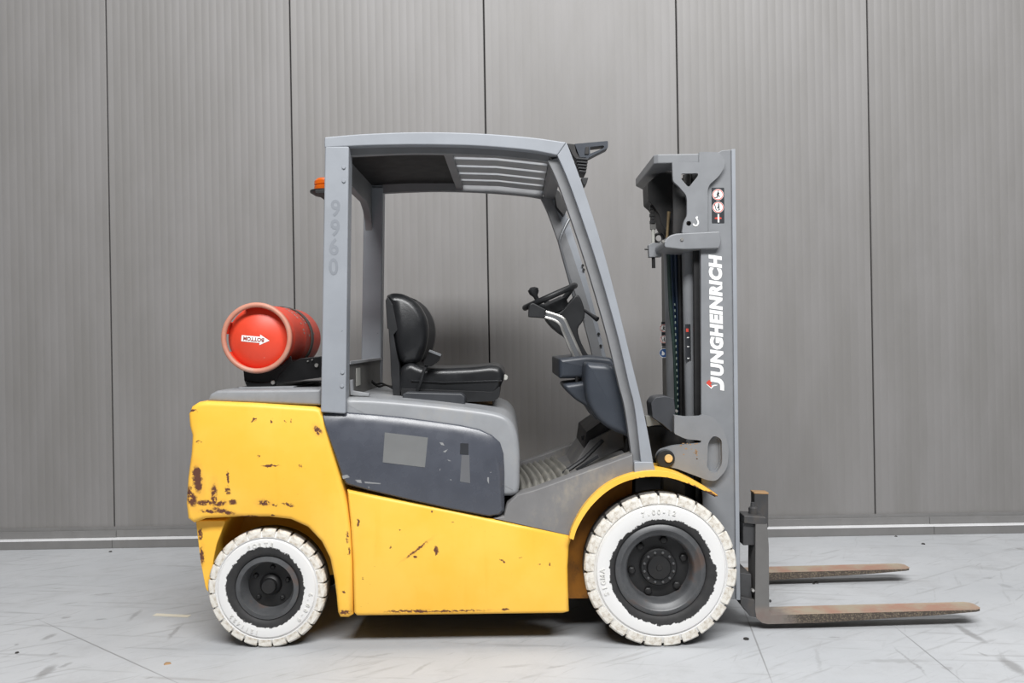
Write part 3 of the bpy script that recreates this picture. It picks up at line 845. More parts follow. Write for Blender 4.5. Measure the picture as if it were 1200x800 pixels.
# front fenders: a thin curved sheet with a lip, near and far
fo = cat([(667, 630), (671, 616), (684, 593), (704, 572), (728, 558.5), (757, 551.5), (785, 553), (812, 563.5), (841, 580)], 6)
fi = cat([(672, 632), (677, 617), (690, 596), (709, 577), (731, 564.5), (757, 558.5), (784, 559.5), (810, 568), (840, 581.5)], 6)
fb = cat([(670, 630), (674, 617), (687, 594.5), (706.5, 574), (729.5, 560.5), (757, 554), (785, 555), (811, 565), (840.5, 580.5)], 6)
a_ = MB().prism(PP(fo + fi[::-1], .02), .012, .03).prism(PP(fo + fb[::-1], .02), .03, .27)
a_.build('fender', M['yellow'], truck, .002)
b_ = MB().prism(PP(fo + fi[::-1], .02), mir(.03), mir(.012)).prism(PP(fo + fb[::-1], .02), mir(.27), mir(.03))
b_.build('fender', M['yellow'], truck, .002)
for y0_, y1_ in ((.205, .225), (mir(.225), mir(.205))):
    px_prism('wheel_house', [(667, 629), (671, 616), (684, 594), (704, 573.5), (728, 560), (748, 555), (748, 600), (700, 650), (694, 716), (667, 716)], .02, y0_, y1_, M['shaded'], truck, .002)
# wheel-house wall behind the tyre, dark
px_prism('axle', rp([(735, 640), (815, 640), (815, 695), (735, 695)], 8), .1, .2, mir(.2), M['black'], truck, .01)

# ------------------------------------------------------------------ wheels
def tyre_mat(name, r_in, amp, off, ydark):
    t = NT(name)
    co = t.coord()
    sep = t.n('ShaderNodeSeparateXYZ'); t.link(co, sep.inputs[0])
    dx = t.math('SUBTRACT', sep.outputs[0], off[0]); dz = t.math('SUBTRACT', sep.outputs[2], off[1])
    r = t.math('SQRT', t.math('ADD', t.math('MULTIPLY', dx, dx), t.math('MULTIPLY', dz, dz)))
    n1, _ = t.noise(co, 7, 2, 0.5)
    n2, _ = t.noise(co, 60, 4, 0.7)
    rr = t.math('ADD', r, t.math('MULTIPLY_ADD', n1, amp * 1.7, -amp * .85))
    rr = t.math('ADD', rr, t.math('MULTIPLY_ADD', n2, .032, -.016))
    mask = t.ramp(rr, r_in - .0015, r_in + .0015)
    yf = t.ramp(t.math('ADD', sep.outputs[1], t.math('MULTIPLY_ADD', n2, .02, -.01)), ydark + .012, ydark - .012)
    mask = t.math('MULTIPLY', mask, yf)
    f1, _ = t.noise(co, 24, 6, 0.7)
    white = t.mix(t.math('MULTIPLY', t.ramp(f1, 0.42, 0.72), 0.45), (0.70, 0.685, 0.65, 1), (0.46, 0.41, 0.34, 1))
    white = t.mix(t.ramp(r, r_in + .075, r_in + .05), white, (0.71, 0.705, 0.695, 1))
    blk = t.mix(f1, (0.012, 0.012, 0.013, 1), (0.045, 0.044, 0.044, 1))
    t.link(t.mix(mask, blk, white), t.b.inputs['Base Color'])
    t.b.inputs['Roughness'].default_value = 0.62
    t.b.inputs['Specular IOR Level'].default_value = 0.35
    return t.m
def lug_mat():
    t = NT('lug_paint')
    co = t.coord()
    sep = t.n('ShaderNodeSeparateXYZ'); t.link(co, sep.inputs[0])
    n1, _ = t.noise(co, 30, 6, 0.7)
    n2, _ = t.noise(co, 9, 3, 0.6)
    white = t.mix(t.ramp(n1, 0.40, 0.66), (0.72, 0.695, 0.64, 1), (0.42, 0.36, 0.28, 1))
    yf = t.ramp(t.math('ADD', sep.outputs[1], t.math('MULTIPLY_ADD', n1, .03, -.015)), 0.0, -0.02)
    t.link(t.mix(yf, (0.10, 0.095, 0.09, 1), white), t.b.inputs['Base Color'])
    t.b.inputs['Roughness'].default_value = 0.7
    return t.m
M['lug'] = lug_mat()
t = NT('rim_black')
co = t.coord()
n1, _ = t.noise(co, 16, 5, 0.7)
base = t.mix(n1, (0.03, 0.031, 0.034, 1), (0.115, 0.118, 0.122, 1))
n3, _ = t.noise(co, 8, 4, 0.6)
base = t.mix(t.math('MULTIPLY', t.ramp(n3, .52, .68), .6), base, (0.10, 0.055, 0.035, 1))
t.link(base, t.b.inputs['Base Color']); t.b.inputs['Roughness'].default_value = .4
M['rim'] = t.m

def arc_text(s, cx, cz, r, a_mid, size, y, step, mb):
    """letters round the tyre, feet towards the hub"""
    n = len(s)
    for i, ch in enumerate(s):
        if ch == ' ':
            continue
        a = a_mid - (i - (n - 1) / 2) * step
        ux, uz = math.sin(-a + PI / 2), math.cos(-a + PI / 2)       # outward = (cos a, sin a)
        tx, tz = math.sin(a), -math.cos(a)
        v, f = glyphs(ch, size, bold=size * .02)
        wd = max(p[0] for p in v) + min(p[0] for p in v)
        mb.add([(cx + math.cos(a) * (r + q[1]) + tx * (q[0] - wd / 2), y - (.005 if q[2] > 0 else 0), cz + math.sin(a) * (r + q[1]) + tz * (q[0] - wd / 2)) for q in v], f)

def wheel(name, cx, cz, R, y0, width, front):
    k = R / 0.341
    hub_in = .145 if front else .115
    lip = .188 if front else .128
    bead = .205 if front else .146
    if not front:
        k = 1.0
    if front:
        rimp = [(bead, y0 + .03), (bead - .004, y0 + .012), (lip, y0 + .004), (lip - .008, y0 + .002), (lip - .014, y0 + .006), (lip - .022, y0 + .016), (hub_in + .012, y0 + .02), (hub_in + .004, y0 + .028), (hub_in, y0 + .045), (hub_in - .006, y0 + .085), (.0001, y0 + .088)]
    else:
        rimp = [(bead, y0 + .03), (bead - .004, y0 + .012), (lip, y0 + .008), (lip - .006, y0 + .006), (lip - .010, y0 + .012), (hub_in - .002, y0 + .03), (hub_in - .006, y0 + .04), (hub_in - .014, y0 + .075), (.0001, y0 + .08)]
    rim = MB().lathe(rimp[:-2] + [(hub_in - .02, y0 + width * .9), (bead, y0 + width * .9), (bead, y0 + .03)], cx, cz, 72).build(name, M['rim'], truck, sharp=45, origin=(cx, y0 + width / 2, cz))
    MB().lathe([(.0001, rimp[-1][1] - .004), (hub_in - .004, rimp[-1][1] - .004), (hub_in - .004, rimp[-1][1] + .01), (.0001, rimp[-1][1] + .01)], cx, cz, 48).build('wheel_disc', M['hub'], rim, sharp=35)
    rs = R - .045 if front else R - .038          # shoulder radius
    rt = R - .013                                 # groove depth
    prof = [(bead - .004, y0 + .02), (bead + .004, y0 + .010), (bead + .02, y0 + .004), ((bead + rs) / 2 + .01, y0 + .001), (rs - .012, y0 + .003), (rs - .007, y0 + .010), (rs - .003, y0 + .013),
            (rs, y0 + .006), (rs + .008, y0 + .008), (rt - .004, y0 + .013), (rt, y0 + .02), (rt, y0 + width * .42), (R - .006, y0 + width * .44), (R - .003, y0 + width * .7), (rt, y0 + width - .012), (rs, y0 + width), (bead, y0 + width - .004), (bead - .004, y0 + width - .02)]
    m_ = tyre_mat(name + '_tyre_paint', .234 if front else .178, .03 if front else .02, ((.009, -.010) if front else (-.002, .004)), -width / 2 + .03)
    MB().lathe(prof, cx, cz, 96, closed=True).build('tyre', m_, rim, sharp=45, origin=(cx, y0 + width / 2, cz))
    # tread lugs, one object each, sharing one mesh
    N = 24
    half = PI / N * 0.865
    vv, ff = [], []
    sect = [(rs + .003, y0 + .005), (rt + .004, y0 + .006), (R - .004, y0 + .010), (R, y0 + .018), (R, y0 + width * .40), (rt - .004, y0 + width * .42), (rs + .003, y0 + .03)]
    cols = (-1.0, -.90, 0, .90, 1.0)
    for ci, c in enumerate(cols):
        for r, y in sect:
            r2 = r - (.003 if abs(c) == 1.0 and r > rt else 0)
            a = PI / 2 + c * half
            vv.append((cx + r2 * math.cos(a), y, cz + r2 * math.sin(a)))
    m = len(sect)
    for c in range(len(cols) - 1):
        for q in range(m):
            ff.append((c * m + q, (c + 1) * m + q, (c + 1) * m + (q + 1) % m, c * m + (q + 1) % m))
    ff += [tuple(range(m)), tuple(range((len(cols) - 1) * m, len(cols) * m))[::-1]]
    ymid = y0 + .034
    lug = MB().add(vv, ff).build('tread_lug', M['lug'], rim, sharp=35, origin=(cx, ymid, cz))
    off = .12 if front else .05
    for i in range(N):
        o = lug if i == 0 else twin(lug)
        o.rotation_euler.y = off + i * 2 * PI / N
    # hub and bolts
    def nut(r, a, rad, h, yy, nm, mat, n=6):
        x, z = cx + r * math.cos(a), cz + r * math.sin(a)
        return MB().lathe([(0.0001, yy - h - .002), (rad * .6, yy - h - .002), (rad * .85, yy - h), (rad, yy - h * .8), (rad, yy + .004)], x, z, n).build(nm, mat, rim, sharp=30)
    if front:
        yb = y0 + .088
        MB().lathe([(.0001, yb - .046), (.012, yb - .046), (.014, yb - .043), (.050, yb - .043), (.054, yb - .038), (.056, yb - .032), (.078, yb - .032), (.083, yb - .026), (.083, yb + .002)], cx, cz, 40).build('hub', M['hub'], rim, sharp=35)
        for i in range(12):
            nut(.0675, i * PI / 6 + .25, .0065, .005, yb - .032, 'hub_screw', M['rim'], 8)
        for px, py in ((148, 388), (283, 537), (483, 490), (550, 298), (405, 155), (215, 195)):
            a = math.atan2(-(py - 358), px - 358)
            nut(.121, a, .0185, .018, yb, 'wheel_bolt', M['hub'])
    else:
        yb = y0 + .08
        MB().lathe([(.0001, yb - .05), (.030, yb - .05), (.034, yb - .045), (.036, yb - .03), (.046, yb - .022), (.05, yb - .01), (.05, yb + .002)], cx, cz, 36).build('hub', M['hub'], rim, sharp=35)
        for px, py in ((325, 352), (518, 378), (478, 482), (347, 470)):
            a = math.atan2(-(py - 405), px - 412)
            nut(.080, a, .012, .012, yb, 'wheel_nut', M['hub'])
        nut(.080, 1.45, .012, .012, yb, 'wheel_nut', M['hub'])
    ys = y0 + .0025
    mt_ = paint(name + '_letter_paint', (212, 211, 207), .6, 0, .04)
    for wd_, r_, am, sz, st_ in ((('7.00-12', .252, PI / 2 + .02, .030, .088), ('SIGMA', .250, PI + .18, .030, .10)) if front else
                                 (('FORTE', .192, PI / 2 + .12, .026, .13), ('6.00-9', .192, -.45, .026, .125), ('1211422', .192, -2.15, .024, .115))):
        tx = MB()
        arc_text(wd_, cx, cz, r_, am, sz, ys, st_, tx)
        tx.build('raised_lettering', mt_, rim, sharp=30)
    return rim
fx, fz = P(774, 667.5, .02)
RF = fz
front = wheel('front_wheel', fx, fz, RF, 0.005, .19, True)
rx, rz = P(312.5, 689.5, .08)
rear = wheel('rear_wheel', rx, rz, rz, 0.075, .155, False)
def copy_wheel(o):
    c = o.copy(); COL.objects.link(c)
    wl_ = WL[o.name]
    c.location = Vector((wl_.x, mir(wl_.y), wl_.z)) - WL[truck.name]
    c.rotation_euler.z = PI
    for ch in list(o.children):
        d = ch.copy(); COL.objects.link(d); d.parent = c
for o in (front, rear):
    copy_wheel(o)

# ------------------------------------------------------------------ mast
MY = 0.20
webp = [(821, 190), (846, 176), (861, 175), (866.5, 702), (828, 702), (822, 560)]
nr = px_prism('mast_rail', webp, MY, MY, MY + .018, M['mast'], truck, .003)
px_prism('rail_flange', [(856.5, 175.5), (861, 175), (866.8, 702), (862, 702)], MY, MY - .012, MY + .12, M['guard'], nr, .002)
px_prism('rail_flange', [(820.5, 190), (825, 190), (830, 702), (826, 702)], MY, MY + .019, MY + .12, M['mast'], nr, .002)
MFY = mir(MY)
q = [(p[0], p[1]) for p in webp]
frw = PP([(811, 178), (861, 175), (866.5, 702), (818, 702)], MY)
fr = MB().prism(frw, MFY - .018, MFY).build('mast_rail', M['mast_in'], truck, .003)
MB().prism(PP([(856.5, 175.5), (861, 175), (866.8, 702), (862, 702)], MY), MFY - .12, MFY + .012).build('rail_flange', M['mast_in'], fr, .002)
MB().prism(PP([(808, 190), (813, 190), (819, 702), (813, 702)], MY), MFY - .12, MFY).build('rail_flange', M['mast_in'], fr, .002)
# inner mast, dark between the outer rails
for y0, y1 in ((.27, .33), (mir(.33), mir(.27))):
    px_prism('inner_rail', [(829, 186), (856, 182), (862, 690), (834, 690)], MY, y0, y1, M['black'], truck, .004)
px_prism('inner_crosshead', [(812, 196), (850, 190), (852, 300), (814, 300)], MY, .36, mir(.36), M['black'], truck, .004)
px_prism('inner_crosshead', [(824, 420), (850, 420), (855, 600), (824, 600)], MY, .40, mir(.40), M['black'], truck, .004)
px_prism('inner_rail_flange', [(815, 282), (824, 282), (828, 700), (818, 700)], MY, .24, .265, M['black'], truck, .002)
# lift cylinders
for y_ in (.34, mir(.34)):
    x_ = P(808.5, 390, .34)[0]
    z0, z1 = P(808, 560, .34)[1], P(806, 285, .34)[1]
    ly = MB().tube([(x_ + .006, y_, z0), (x_, y_, z1)], .033, 20).build('lift_cylinder', M['mast'], truck)
    if y_ < MID:
        MB().tube([(x_, y_, z1), (x_ - .002, y_, P(806, 205, .34)[1])], .02, 16).build('piston_rod', M['chrome'], ly)
        st = MB().box(x_ - .030, x_ - .004, y_ - .0345, y_ - .03, P(800, 422, .34)[1], P(800, 380, .34)[1]).build('warning_sticker', M['sticker'], ly, label='narrow dark warning sticker on the lift cylinder')
        MB().box(x_ - .026, x_ - .014, y_ - .0355, y_ - .034, P(800, 389, .34)[1], P(800, 385, .34)[1]).build('red_mark', M['red'], st)
        for yy in (395, 405.5, 419):
            MB().box(x_ - .022, x_ - .012, y_ - .0355, y_ - .034, P(800, yy + 1, .34)[1], P(800, yy, .34)[1]).build('white_mark', M['white'], st)
# hoses
for pts, m_, r in (([(786, 288), (788, 340), (792, 390), (795, 440), (796, 500)], 'hose_blue', .010), ([(791, 288), (793, 340), (796, 390), (797.5, 440), (798, 500)], 'hose_blue', .011),
                   ([(783, 288), (786, 360), (791, 420), (793, 500)], 'hose_green', .010), ([(796, 288), (798, 400), (799, 500)], 'black', .012), ([(800, 290), (802, 400), (802, 500)], 'black', .012)):
    MB().tube(cat([P3(x, y, .42 + .02 * i) for i, (x, y) in enumerate(pts)], 4), r, 8).build('hydraulic_hose', M[m_], truck)
dash_l = MB()
for y in range(356, 482, 7):
    q_ = (y - 356) / 126
    xx, zz = P(790.5 + 4 * q_, y, .43)
    dash_l.box(xx - .0025, xx + .0025, .425, .428, zz - .009, zz + .003)
dash_l.build('hose_print', M['hose_print'], truck, label='row of pale dashes printed along the hose')
# top tie plate
X0, X1 = P(766, 182, .19)[0], P(823, 182, .19)[0]
zt0, zt1 = P(795, 180.5, .19)[1], P(795, 191.5, .19)[1]
pl = [(X1, .183), (X0 + .02, .183), (X0, .20), (X0, .76), (X0 + .02, .80), (X0 + .10, .965), (X1, .972), (X1, .90), (X0 + .16, .86), (X0 + .10, .74), (X0 + .10, .36), (X1, .34)]
n = len(pl)
MB().add([(x, y, zt1) for x, y in pl] + [(x, y, zt0) for x, y in pl],
         [tuple(range(n))[::-1], tuple(range(n, 2 * n))] + [(i, (i + 1) % n, n + (i + 1) % n, n + i) for i in range(n)]).build('mast_tie', M['mast'], truck, .006)
g_ = [(819, 178, 2), (842, 178.5, 3), (849, 187, 3), (849, 196, 4), (842, 207, 4), (831.5, 216, 4), (829, 222, 3), (829, 273, 0), (799, 273, 2), (801, 260, 3), (805, 253, 3), (805, 233.5, 3), (803.5, 228, 2), (795, 218, 3), (788.6, 212.5, 3), (787.5, 190, 1), (819, 190, 0)]
tri = rp([(798, 203.5), (817.5, 203), (818, 206), (808, 218.5), (805.5, 218.5), (797.5, 209)], 2)
cx_, cy_ = 807, 261.7
circ = [(cx_ + 3 * math.cos(a * PI / 6), cy_ + 3 * math.sin(a * PI / 6)) for a in range(12)]
gus = px_prism('mast_gusset', rp(g_, 3), .18, .176, .198, M['mast'], truck, .003, holes=[tri, circ])
# white hook mark
hk = cat([(815.5, 256), (817, 254.2), (816.4, 256.6), (817.5, 258.5), (818.2, 261.5), (816.5, 264.3), (813.6, 264.2), (812.2, 262)], 4)
MB().tube([P3(x, y, .1755) for x, y in hk], .0038, 6).build('hook_mark', M['white'], gus, label='white painted lifting hook symbol')
# second cross tie round the cylinders
ct = px_prism('cylinder_tie', rp([(777.5, 284, 3), (784, 276, 4), (792, 273.5, 4), (843, 271, 2), (845, 284, 3), (842.5, 291, 2), (800, 292.5, 6), (779, 290, 2)], 3), .178, .172, .42, M['mast'], truck, .006)
bolt('tie_bolt', 799, 280.5, .172, .008, .006, M['chrome'], ct, 8)
bolt('tie_bolt', 777, 283, .178, .008, .012, M['chrome'], ct, 8)
# chain cheek plates, chain, anchor
px_prism('chain_cheek', rp([(759, 214), (771, 205), (789, 193), (804, 226), (804, 262), (796, 292), (785, 280), (775, 262), (772, 251), (766, 241), (760, 236)], 2), .40, .40, .56, M['black'], truck, .004)
px_prism('chain_cheek', rp([(789, 214), (796, 220), (805, 233), (805, 253), (801, 262), (797, 274), (789, 274)], 2), .24, .24, .26, M['black'], truck, .003)
chn = MB()
for k in range(8):
    y = 232 + k * 4
    p = P3(763.5 + .15 * k, y, .44)
    w2 = .012 if k % 2 else .009
    chn.box(p.x - w2, p.x + w2, .425, .455, p.z - .009, p.z + .007)
chn = chn.build('lift_chain', M['black'], truck, .002)
px_prism('chain_end', rp([(762, 261), (768.5, 261), (768.5, 269), (762, 269)], 1), .44, .43, .45, M['mast_in'], chn, .002)
MB().tube([P3(765.2, 266, .44), P3(765.6, 286, .44)], .009, 10).build('chain_rod', M['label'], chn)
px_prism('chain_anchor', rp([(759.5, 287), (765, 284.5), (774.5, 285), (775, 301), (760.5, 301.5)], 1), .43, .42, .46, M['mast'], chn, .003)
MB().tube([P3(755.5, 292, .43), P3(783, 292.5, .43)], .004, 8).tube([P3(765.6, 300, .44), P3(766, 314, .44)], .009, 10).build('anchor_stud', M['black'], chn)
MB().torus(P3(772, 279, .47), (0, 1, 0), .022, .007, 20, 8).build('anchor_ring', M['black'], chn)
MB().tube([P3(784, 248, .36), P3(783, 258, .36), P3(781.5, 282, .36)], [.010, .007, .007], 10).build('rod_end', M['rod'], chn, label='dull brass-coloured rod end')
# brand lettering up the rail
tx0, tz0 = P(829.5, 458, MY)
bb = MB()
def up_place(a, b, c):
    # a runs up the rail, b runs to the left: letters read from the bottom to the top
    return (P(848.5, 458, MY)[0] - b, MY - .0004 - c, tz0 + a)
tx_len = P(848, 298, MY)[1] - tz0
kp = S(1, MY)
jp = cat([(0, 0), (6.5, 0), (10.5, 1.0), (13.8, 3.6), (15.4, 7.6)], 4) + [(17.2, 15.6), (11.2, 15.6), (9.9, 8.4)] + cat([(9.6, 7.4), (8.4, 5.6), (6.4, 4.6), (0.9, 4.5)], 4)
nj = len(jp)
bb.add([up_place(a * kp, b * kp, 0) for a, b in jp] + [up_place(a * kp, b * kp, .0006) for a, b in jp], [tuple(range(nj)), tuple(range(nj, 2 * nj))[::-1]] + [(i, (i + 1) % nj, nj + (i + 1) % nj, nj + i) for i in range(nj)])
fit_text('UNGHEINRICH', tx_len - 17.6 * kp, 15.6 * kp, lambda a, b, c: up_place(a + 17.6 * kp, b, c), bb, bold=.06, shear=.16, spacing=1.1)
bb.build('maker_lettering', M['white'], nr, flat=True, label='white italic lettering running up the mast rail')
px_prism('emblem_wing', [(831.2, 444.8), (828, 447.5), (827.8, 449.3), (833, 453.6), (834.5, 453), (832.6, 450.2), (834.2, 449)], MY, MY - .0014, MY + .001, M['red'], nr, 0, label='red wing of the emblem')
px_prism('emblem_edge', [(827.8, 448.6), (828.4, 449), (832.6, 452.4), (837, 450.7), (841, 450.8), (840, 451.6), (836.5, 452.2), (833.5, 455.3), (828.2, 450.4)], MY, MY - .001, MY + .001, M['white'], nr, 0, label='white edge of the emblem')
# stickers on the rail
def no_sign(parent, px, py, Y, r, pose):
    x, z = P(px, py, Y)
    R_ = S(r, Y)
    a = MB().lathe([(.0001, Y - .0008), (R_, Y - .0008), (R_, Y + .0005)], x, z, 28).build('sign_disc', M['white'], parent)
    MB().lathe([(R_ * .80, Y - .0012), (R_ * .94, Y - .0012)], x, z, 28).build('red_ring', M['red'], parent, flat=True)
    f = MB()
    for (x0, y0, x1, y1, wd) in pose:
        p, q2 = Vector((x + x0 * R_, z + y0 * R_)), Vector((x + x1 * R_, z + y1 * R_))
        d = (q2 - p).normalized() * (wd * R_ / 2)
        nn = Vector((-d.y, d.x))
        f.add([(v.x, Y - .0011, v.y) for v in (p + nn, q2 + nn, q2 - nn, p - nn)], [(0, 1, 2, 3)])
    f.build('pictogram', M['sticker'], parent, flat=True)
walk = [(.0, .15, .05, .5, .26), (0, .15, -.2, -.5, .2), (0, .15, .25, -.5, .2), (-.3, .1, .3, .25, .14), (-.6, -.5, -.1, -.5, .16), (.05, .55, .05, .72, .24)]
lift_ = [(.1, -.1, .1, .4, .28), (.1, -.1, -.25, -.1, .16), (.1, -.1, .25, -.5, .2), (-.6, .5, -.35, -.5, .16), (-.4, -.5, .3, -.5, .12), (.1, .45, .1, .68, .24)]
st = px_prism('warning_sticker', rp([(833.8, 220), (848.6, 220), (848.8, 261.5), (834.2, 261.5)], 1), MY, MY - .0012, MY + .001, M['sticker'], nr, 0, label='dark warning sticker with two round red-edged signs')
no_sign(st, 841.3, 228, MY - .0012, 6.6, walk)
no_sign(st, 841.5, 242.8, MY - .0012, 6.6, lift_)
px_prism('white_mark', [(840.8, 251), (842.6, 251), (842.8, 260.5), (841, 260.5)], MY, MY - .0024, MY - .001, M['white'], st, 0)
px_prism('red_mark', [(837.5, 255), (841.5, 254), (845.5, 255), (845.5, 256.4), (841.5, 257), (837.5, 256.4)], MY, MY - .0022, MY - .001, M['red'], st, 0)
FY = MFY - .12
s2 = px_prism('warning_sticker', [(775, 377), (780.5, 377), (781, 405), (775.5, 405)], FY, FY - .0015, FY, M['sticker'], fr, 0, label='dark warning sticker on the far mast rail')
no_sign(s2, 777.8, 384.5, FY - .0015, 4.6, walk)
no_sign(s2, 778, 397.5, FY - .0015, 4.6, lift_)
x, z = P(778, 413.5, FY)
s3 = MB().lathe([(.0001, FY - .001), (S(5.6, FY), FY - .001), (S(5.6, FY), FY)], x, z, 24).build('mandatory_sign', M['blue'], fr, label='round blue sign')
MB().lathe([(S(5.0, FY), FY - .0015), (S(5.5, FY), FY - .0015)], x, z, 24).add([(x - .012, FY - .0015, z - .012), (x + .002, FY - .0015, z - .012), (x + .004, FY - .0015, z + .0), (x - .010, FY - .0015, z + .014)], [(0, 1, 2, 3)]).build('sign_print', M['white'], s3, flat=True)
# lower mast bracket with slot and pivot
br = rp([(790, 486, 1), (803, 488, 3), (821, 487.3, 2), (824, 485.6, 2), (836, 489, 6), (848, 502, 8), (854, 526, 8), (852, 549, 8), (839, 563.5, 6), (829, 562.5, 4), (792, 548.5, 4), (776, 545.5, 4), (767.5, 536, 5),
         (773, 527, 4), (788, 522.2, 4), (821, 518.5, 0), (821.5, 516, 0), (803, 514, 4), (790, 508, 2)], 4)
slot = rp([(829.5, 518, 8), (836, 509.5, 8), (845.5, 514, 8), (846, 545, 8), (837.5, 555.5, 8), (828, 549, 8)], 8)
mbk = px_prism('mast_bracket', br, .17, .165, .199, M['mast'], truck, .005, holes=[slot])
px_prism('slot_rim', inset(slot, -1.2), .17, .1915, .199, M['mast'], mbk, .002, holes=[inset(slot, 1.5)])
MB().lathe([(.0001, .151), (.038, .151), (.043, .156), (.043, .166)], *P(779.5, 537, .165), 28).build('pivot_boss', M['black_plastic'], mbk)
MB().lathe([(.0001, .143), (.017, .143), (.019, .146), (.019, .152)], *P(783.5, 537, .15), 20).build('pivot_pin', M['brass'], mbk, label='pale brass pivot pin')
rs_ = [(795 + 24 * random.random(), 519 + 5 * random.random() ** 2 * 3) for _ in range(14)] + [(813 + 3 * random.random(), 525 + 14 * random.random()) for _ in range(8)]
for x, y in rs_:
    s_ = .5 + random.random() * .8
    px_prism('rust_fleck', [(x, y), (x + s_ * 2, y - .3), (x + s_ * 2.2, y + s_), (x + .3, y + s_)], .165, .1644, .166, M['rag'], mbk, 0)
# plastic housing beside it, tilt ram, grey lug
ph = px_prism('valve_cover', rp([(762, 472, 2), (767, 465, 3), (780, 463.5, 3), (789, 466.5, 2), (790.5, 480, 2), (789.5, 503, 2), (786, 506, 1), (776, 497, 2), (764, 489, 2)], 2), .22, .20, .34, M['cover_plastic'], truck, .008)
px_prism('valve_bracket', rp([(756, 487), (766, 487), (772, 493), (773, 497), (758, 499.5)], 1), .30, .29, .33, M['label'], ph, .002)
for x, y, Y in ((764, 483.5, .3), (791, 489.5, .2), (791, 505.5, .2), (792.5, 481.5, .25)):
    bolt('cover_bolt', x, y, Y, .008, .01, M['chrome'], ph, 8)
px_prism('tilt_ram', [(756, 498), (800, 498), (824, 512), (824, 522), (788, 526), (766, 540), (760, 540)], .34, .34, .44, M['black'], truck, .01)
px_prism('front_bulkhead', [(748, 500), (768, 498), (772, 540), (800, 556), (826, 590), (826, 640), (748, 640)], .34, .46, mir(.20), M['black'], truck, .01)
px_prism('ram_mount', rp([(776, 556), (802, 566), (802, 586), (776, 586)], 3), .30, .28, .36, M['mast_in'], truck, .006)

# ------------------------------------------------------------------ carriage and forks
car = px_prism('fork_carriage', [(872, 613), (886, 615), (887, 640), (872, 640)], .2, .22, mir(.20), M['carriage'], truck, .004)
px_prism('carriage_bar', [(868, 672), (882, 674), (883, 705), (868, 703)], .2, .22, mir(.20), M['carriage'], car, .004)
px_prism('carriage_plate', [(873, 640), (881, 640), (881, 674), (873, 674)], .2, .40, .48, M['carriage'], car, .004)
px_prism('carriage_plate', [(873, 640), (881, 640), (881, 674), (873, 674)], .2, mir(.48), mir(.40), M['carriage'], car, .004)
teeth = MB()
xa, xb = P(876, 613, .2)[0], P(883, 613, .2)[0]
zz = P(880, 613.5, .2)[1]
for k in range(16):
    yy = .25 + k * .042
    teeth.box(xa, xb, yy, yy + .024, zz - .004, zz + .010)
teeth.build('notch_row', M['carriage'], car, .002)
px_prism('stop_block', [(884, 578), (900.5, 578.5), (900.5, 618), (884, 618)], .34, .34, .40, M['carriage'], car, .003)
px_prism('rusty_cap', [(883.5, 576.5), (901, 577), (901, 579), (883.5, 578.5)], .34, .338, .402, M['rag'], car, .002)
pv = P3(882.5, 602, .27)
MB().tube([pv + Vector((0, 0, -.03)), pv + Vector((0, 0, .03)), pv + Vector((0, 0, .036)), pv + Vector((0, 0, .055))], [.021, .021, .012, .010], 14).build('fork_latch', M['carriage'], car)
bolt('carriage_bolt', 882, 691, .205, .008, .012, M['chrome'], car, 8)
# fork material: scuffed steel with rust along the blade
t = NT('fork_steel')
co = t.coord()
sep = t.n('ShaderNodeSeparateXYZ'); t.link(co, sep.inputs[0])
n1, _ = t.noise(t.mapping(co, scale=(1, 1, 1)), 7, 6, .7)
n2, _ = t.noise(co, 130, 4, .7)
rustc = t.mix(t.ramp(n1, .35, .65), (0.33, 0.19, 0.14, 1), (0.33, 0.28, 0.21, 1))
steel = t.mix(n1, (0.10, 0.098, 0.095, 1), (0.17, 0.165, 0.16, 1))
gx = t.ramp(t.math('ADD', sep.outputs[0], t.math('MULTIPLY_ADD', n1, .3, -.15)), -.42, -.30)
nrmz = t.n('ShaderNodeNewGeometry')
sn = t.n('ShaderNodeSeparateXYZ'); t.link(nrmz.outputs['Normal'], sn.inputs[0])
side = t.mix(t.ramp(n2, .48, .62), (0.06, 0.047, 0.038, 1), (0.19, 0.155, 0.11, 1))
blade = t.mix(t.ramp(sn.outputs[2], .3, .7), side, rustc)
low = t.ramp(sep.outputs[2], -.17, -.14)
body = t.mix(gx, t.mix(.25, steel, rustc), blade)
t.link(t.mix(low, body, steel), t.b.inputs['Base Color'])
t.b.inputs['Roughness'].default_value = .5
M['fork'] = t.m
fk = [(885.5, 614), (899, 614), (901, 640), (901.5, 716), (904, 720.5), (960, 719), (1149, 714.2), (1153, 714), (1151, 716.5), (1100, 720.5), (960, 729.5), (900, 731), (893, 729.5), (886.5, 724), (885, 714)]
fkw = PP(fk, .2)
LEN = len(fkw)
def fork(y0):
    """blade narrows to a rounded tip, hooks behind the shank"""
    mb = MB()
    xt = fkw[7][0]
    def tip(poly, c):
        return [(min(x, xt - c), z) for x, z in poly]
    mb.loft([(y0, tip(fkw, .035)), (y0 + .012, tip(fkw, .012)), (y0 + .03, fkw), (y0 + .09, fkw), (y0 + .108, tip(fkw, .012)), (y0 + .12, tip(fkw, .035))])
    f = mb.build('fork', M['fork'], truck, .004)
    MB().prism(PP([(868, 699), (885, 703), (888, 724), (879, 722), (868, 708)], .2), y0 + .002, y0 + .118).build('fork_hook', M['carriage'], f, .004)
    MB().prism(PP([(872, 604), (898, 606), (898, 616), (872, 613)], .2), y0 + .002, y0 + .118).build('fork_hook', M['carriage'], f, .004)
    return f
f1 = fork(.2)
f2 = fork(.90)
bolt('fork_screw', 902.5, 704, .26, .007, .0, M['carriage'], f1, 8)

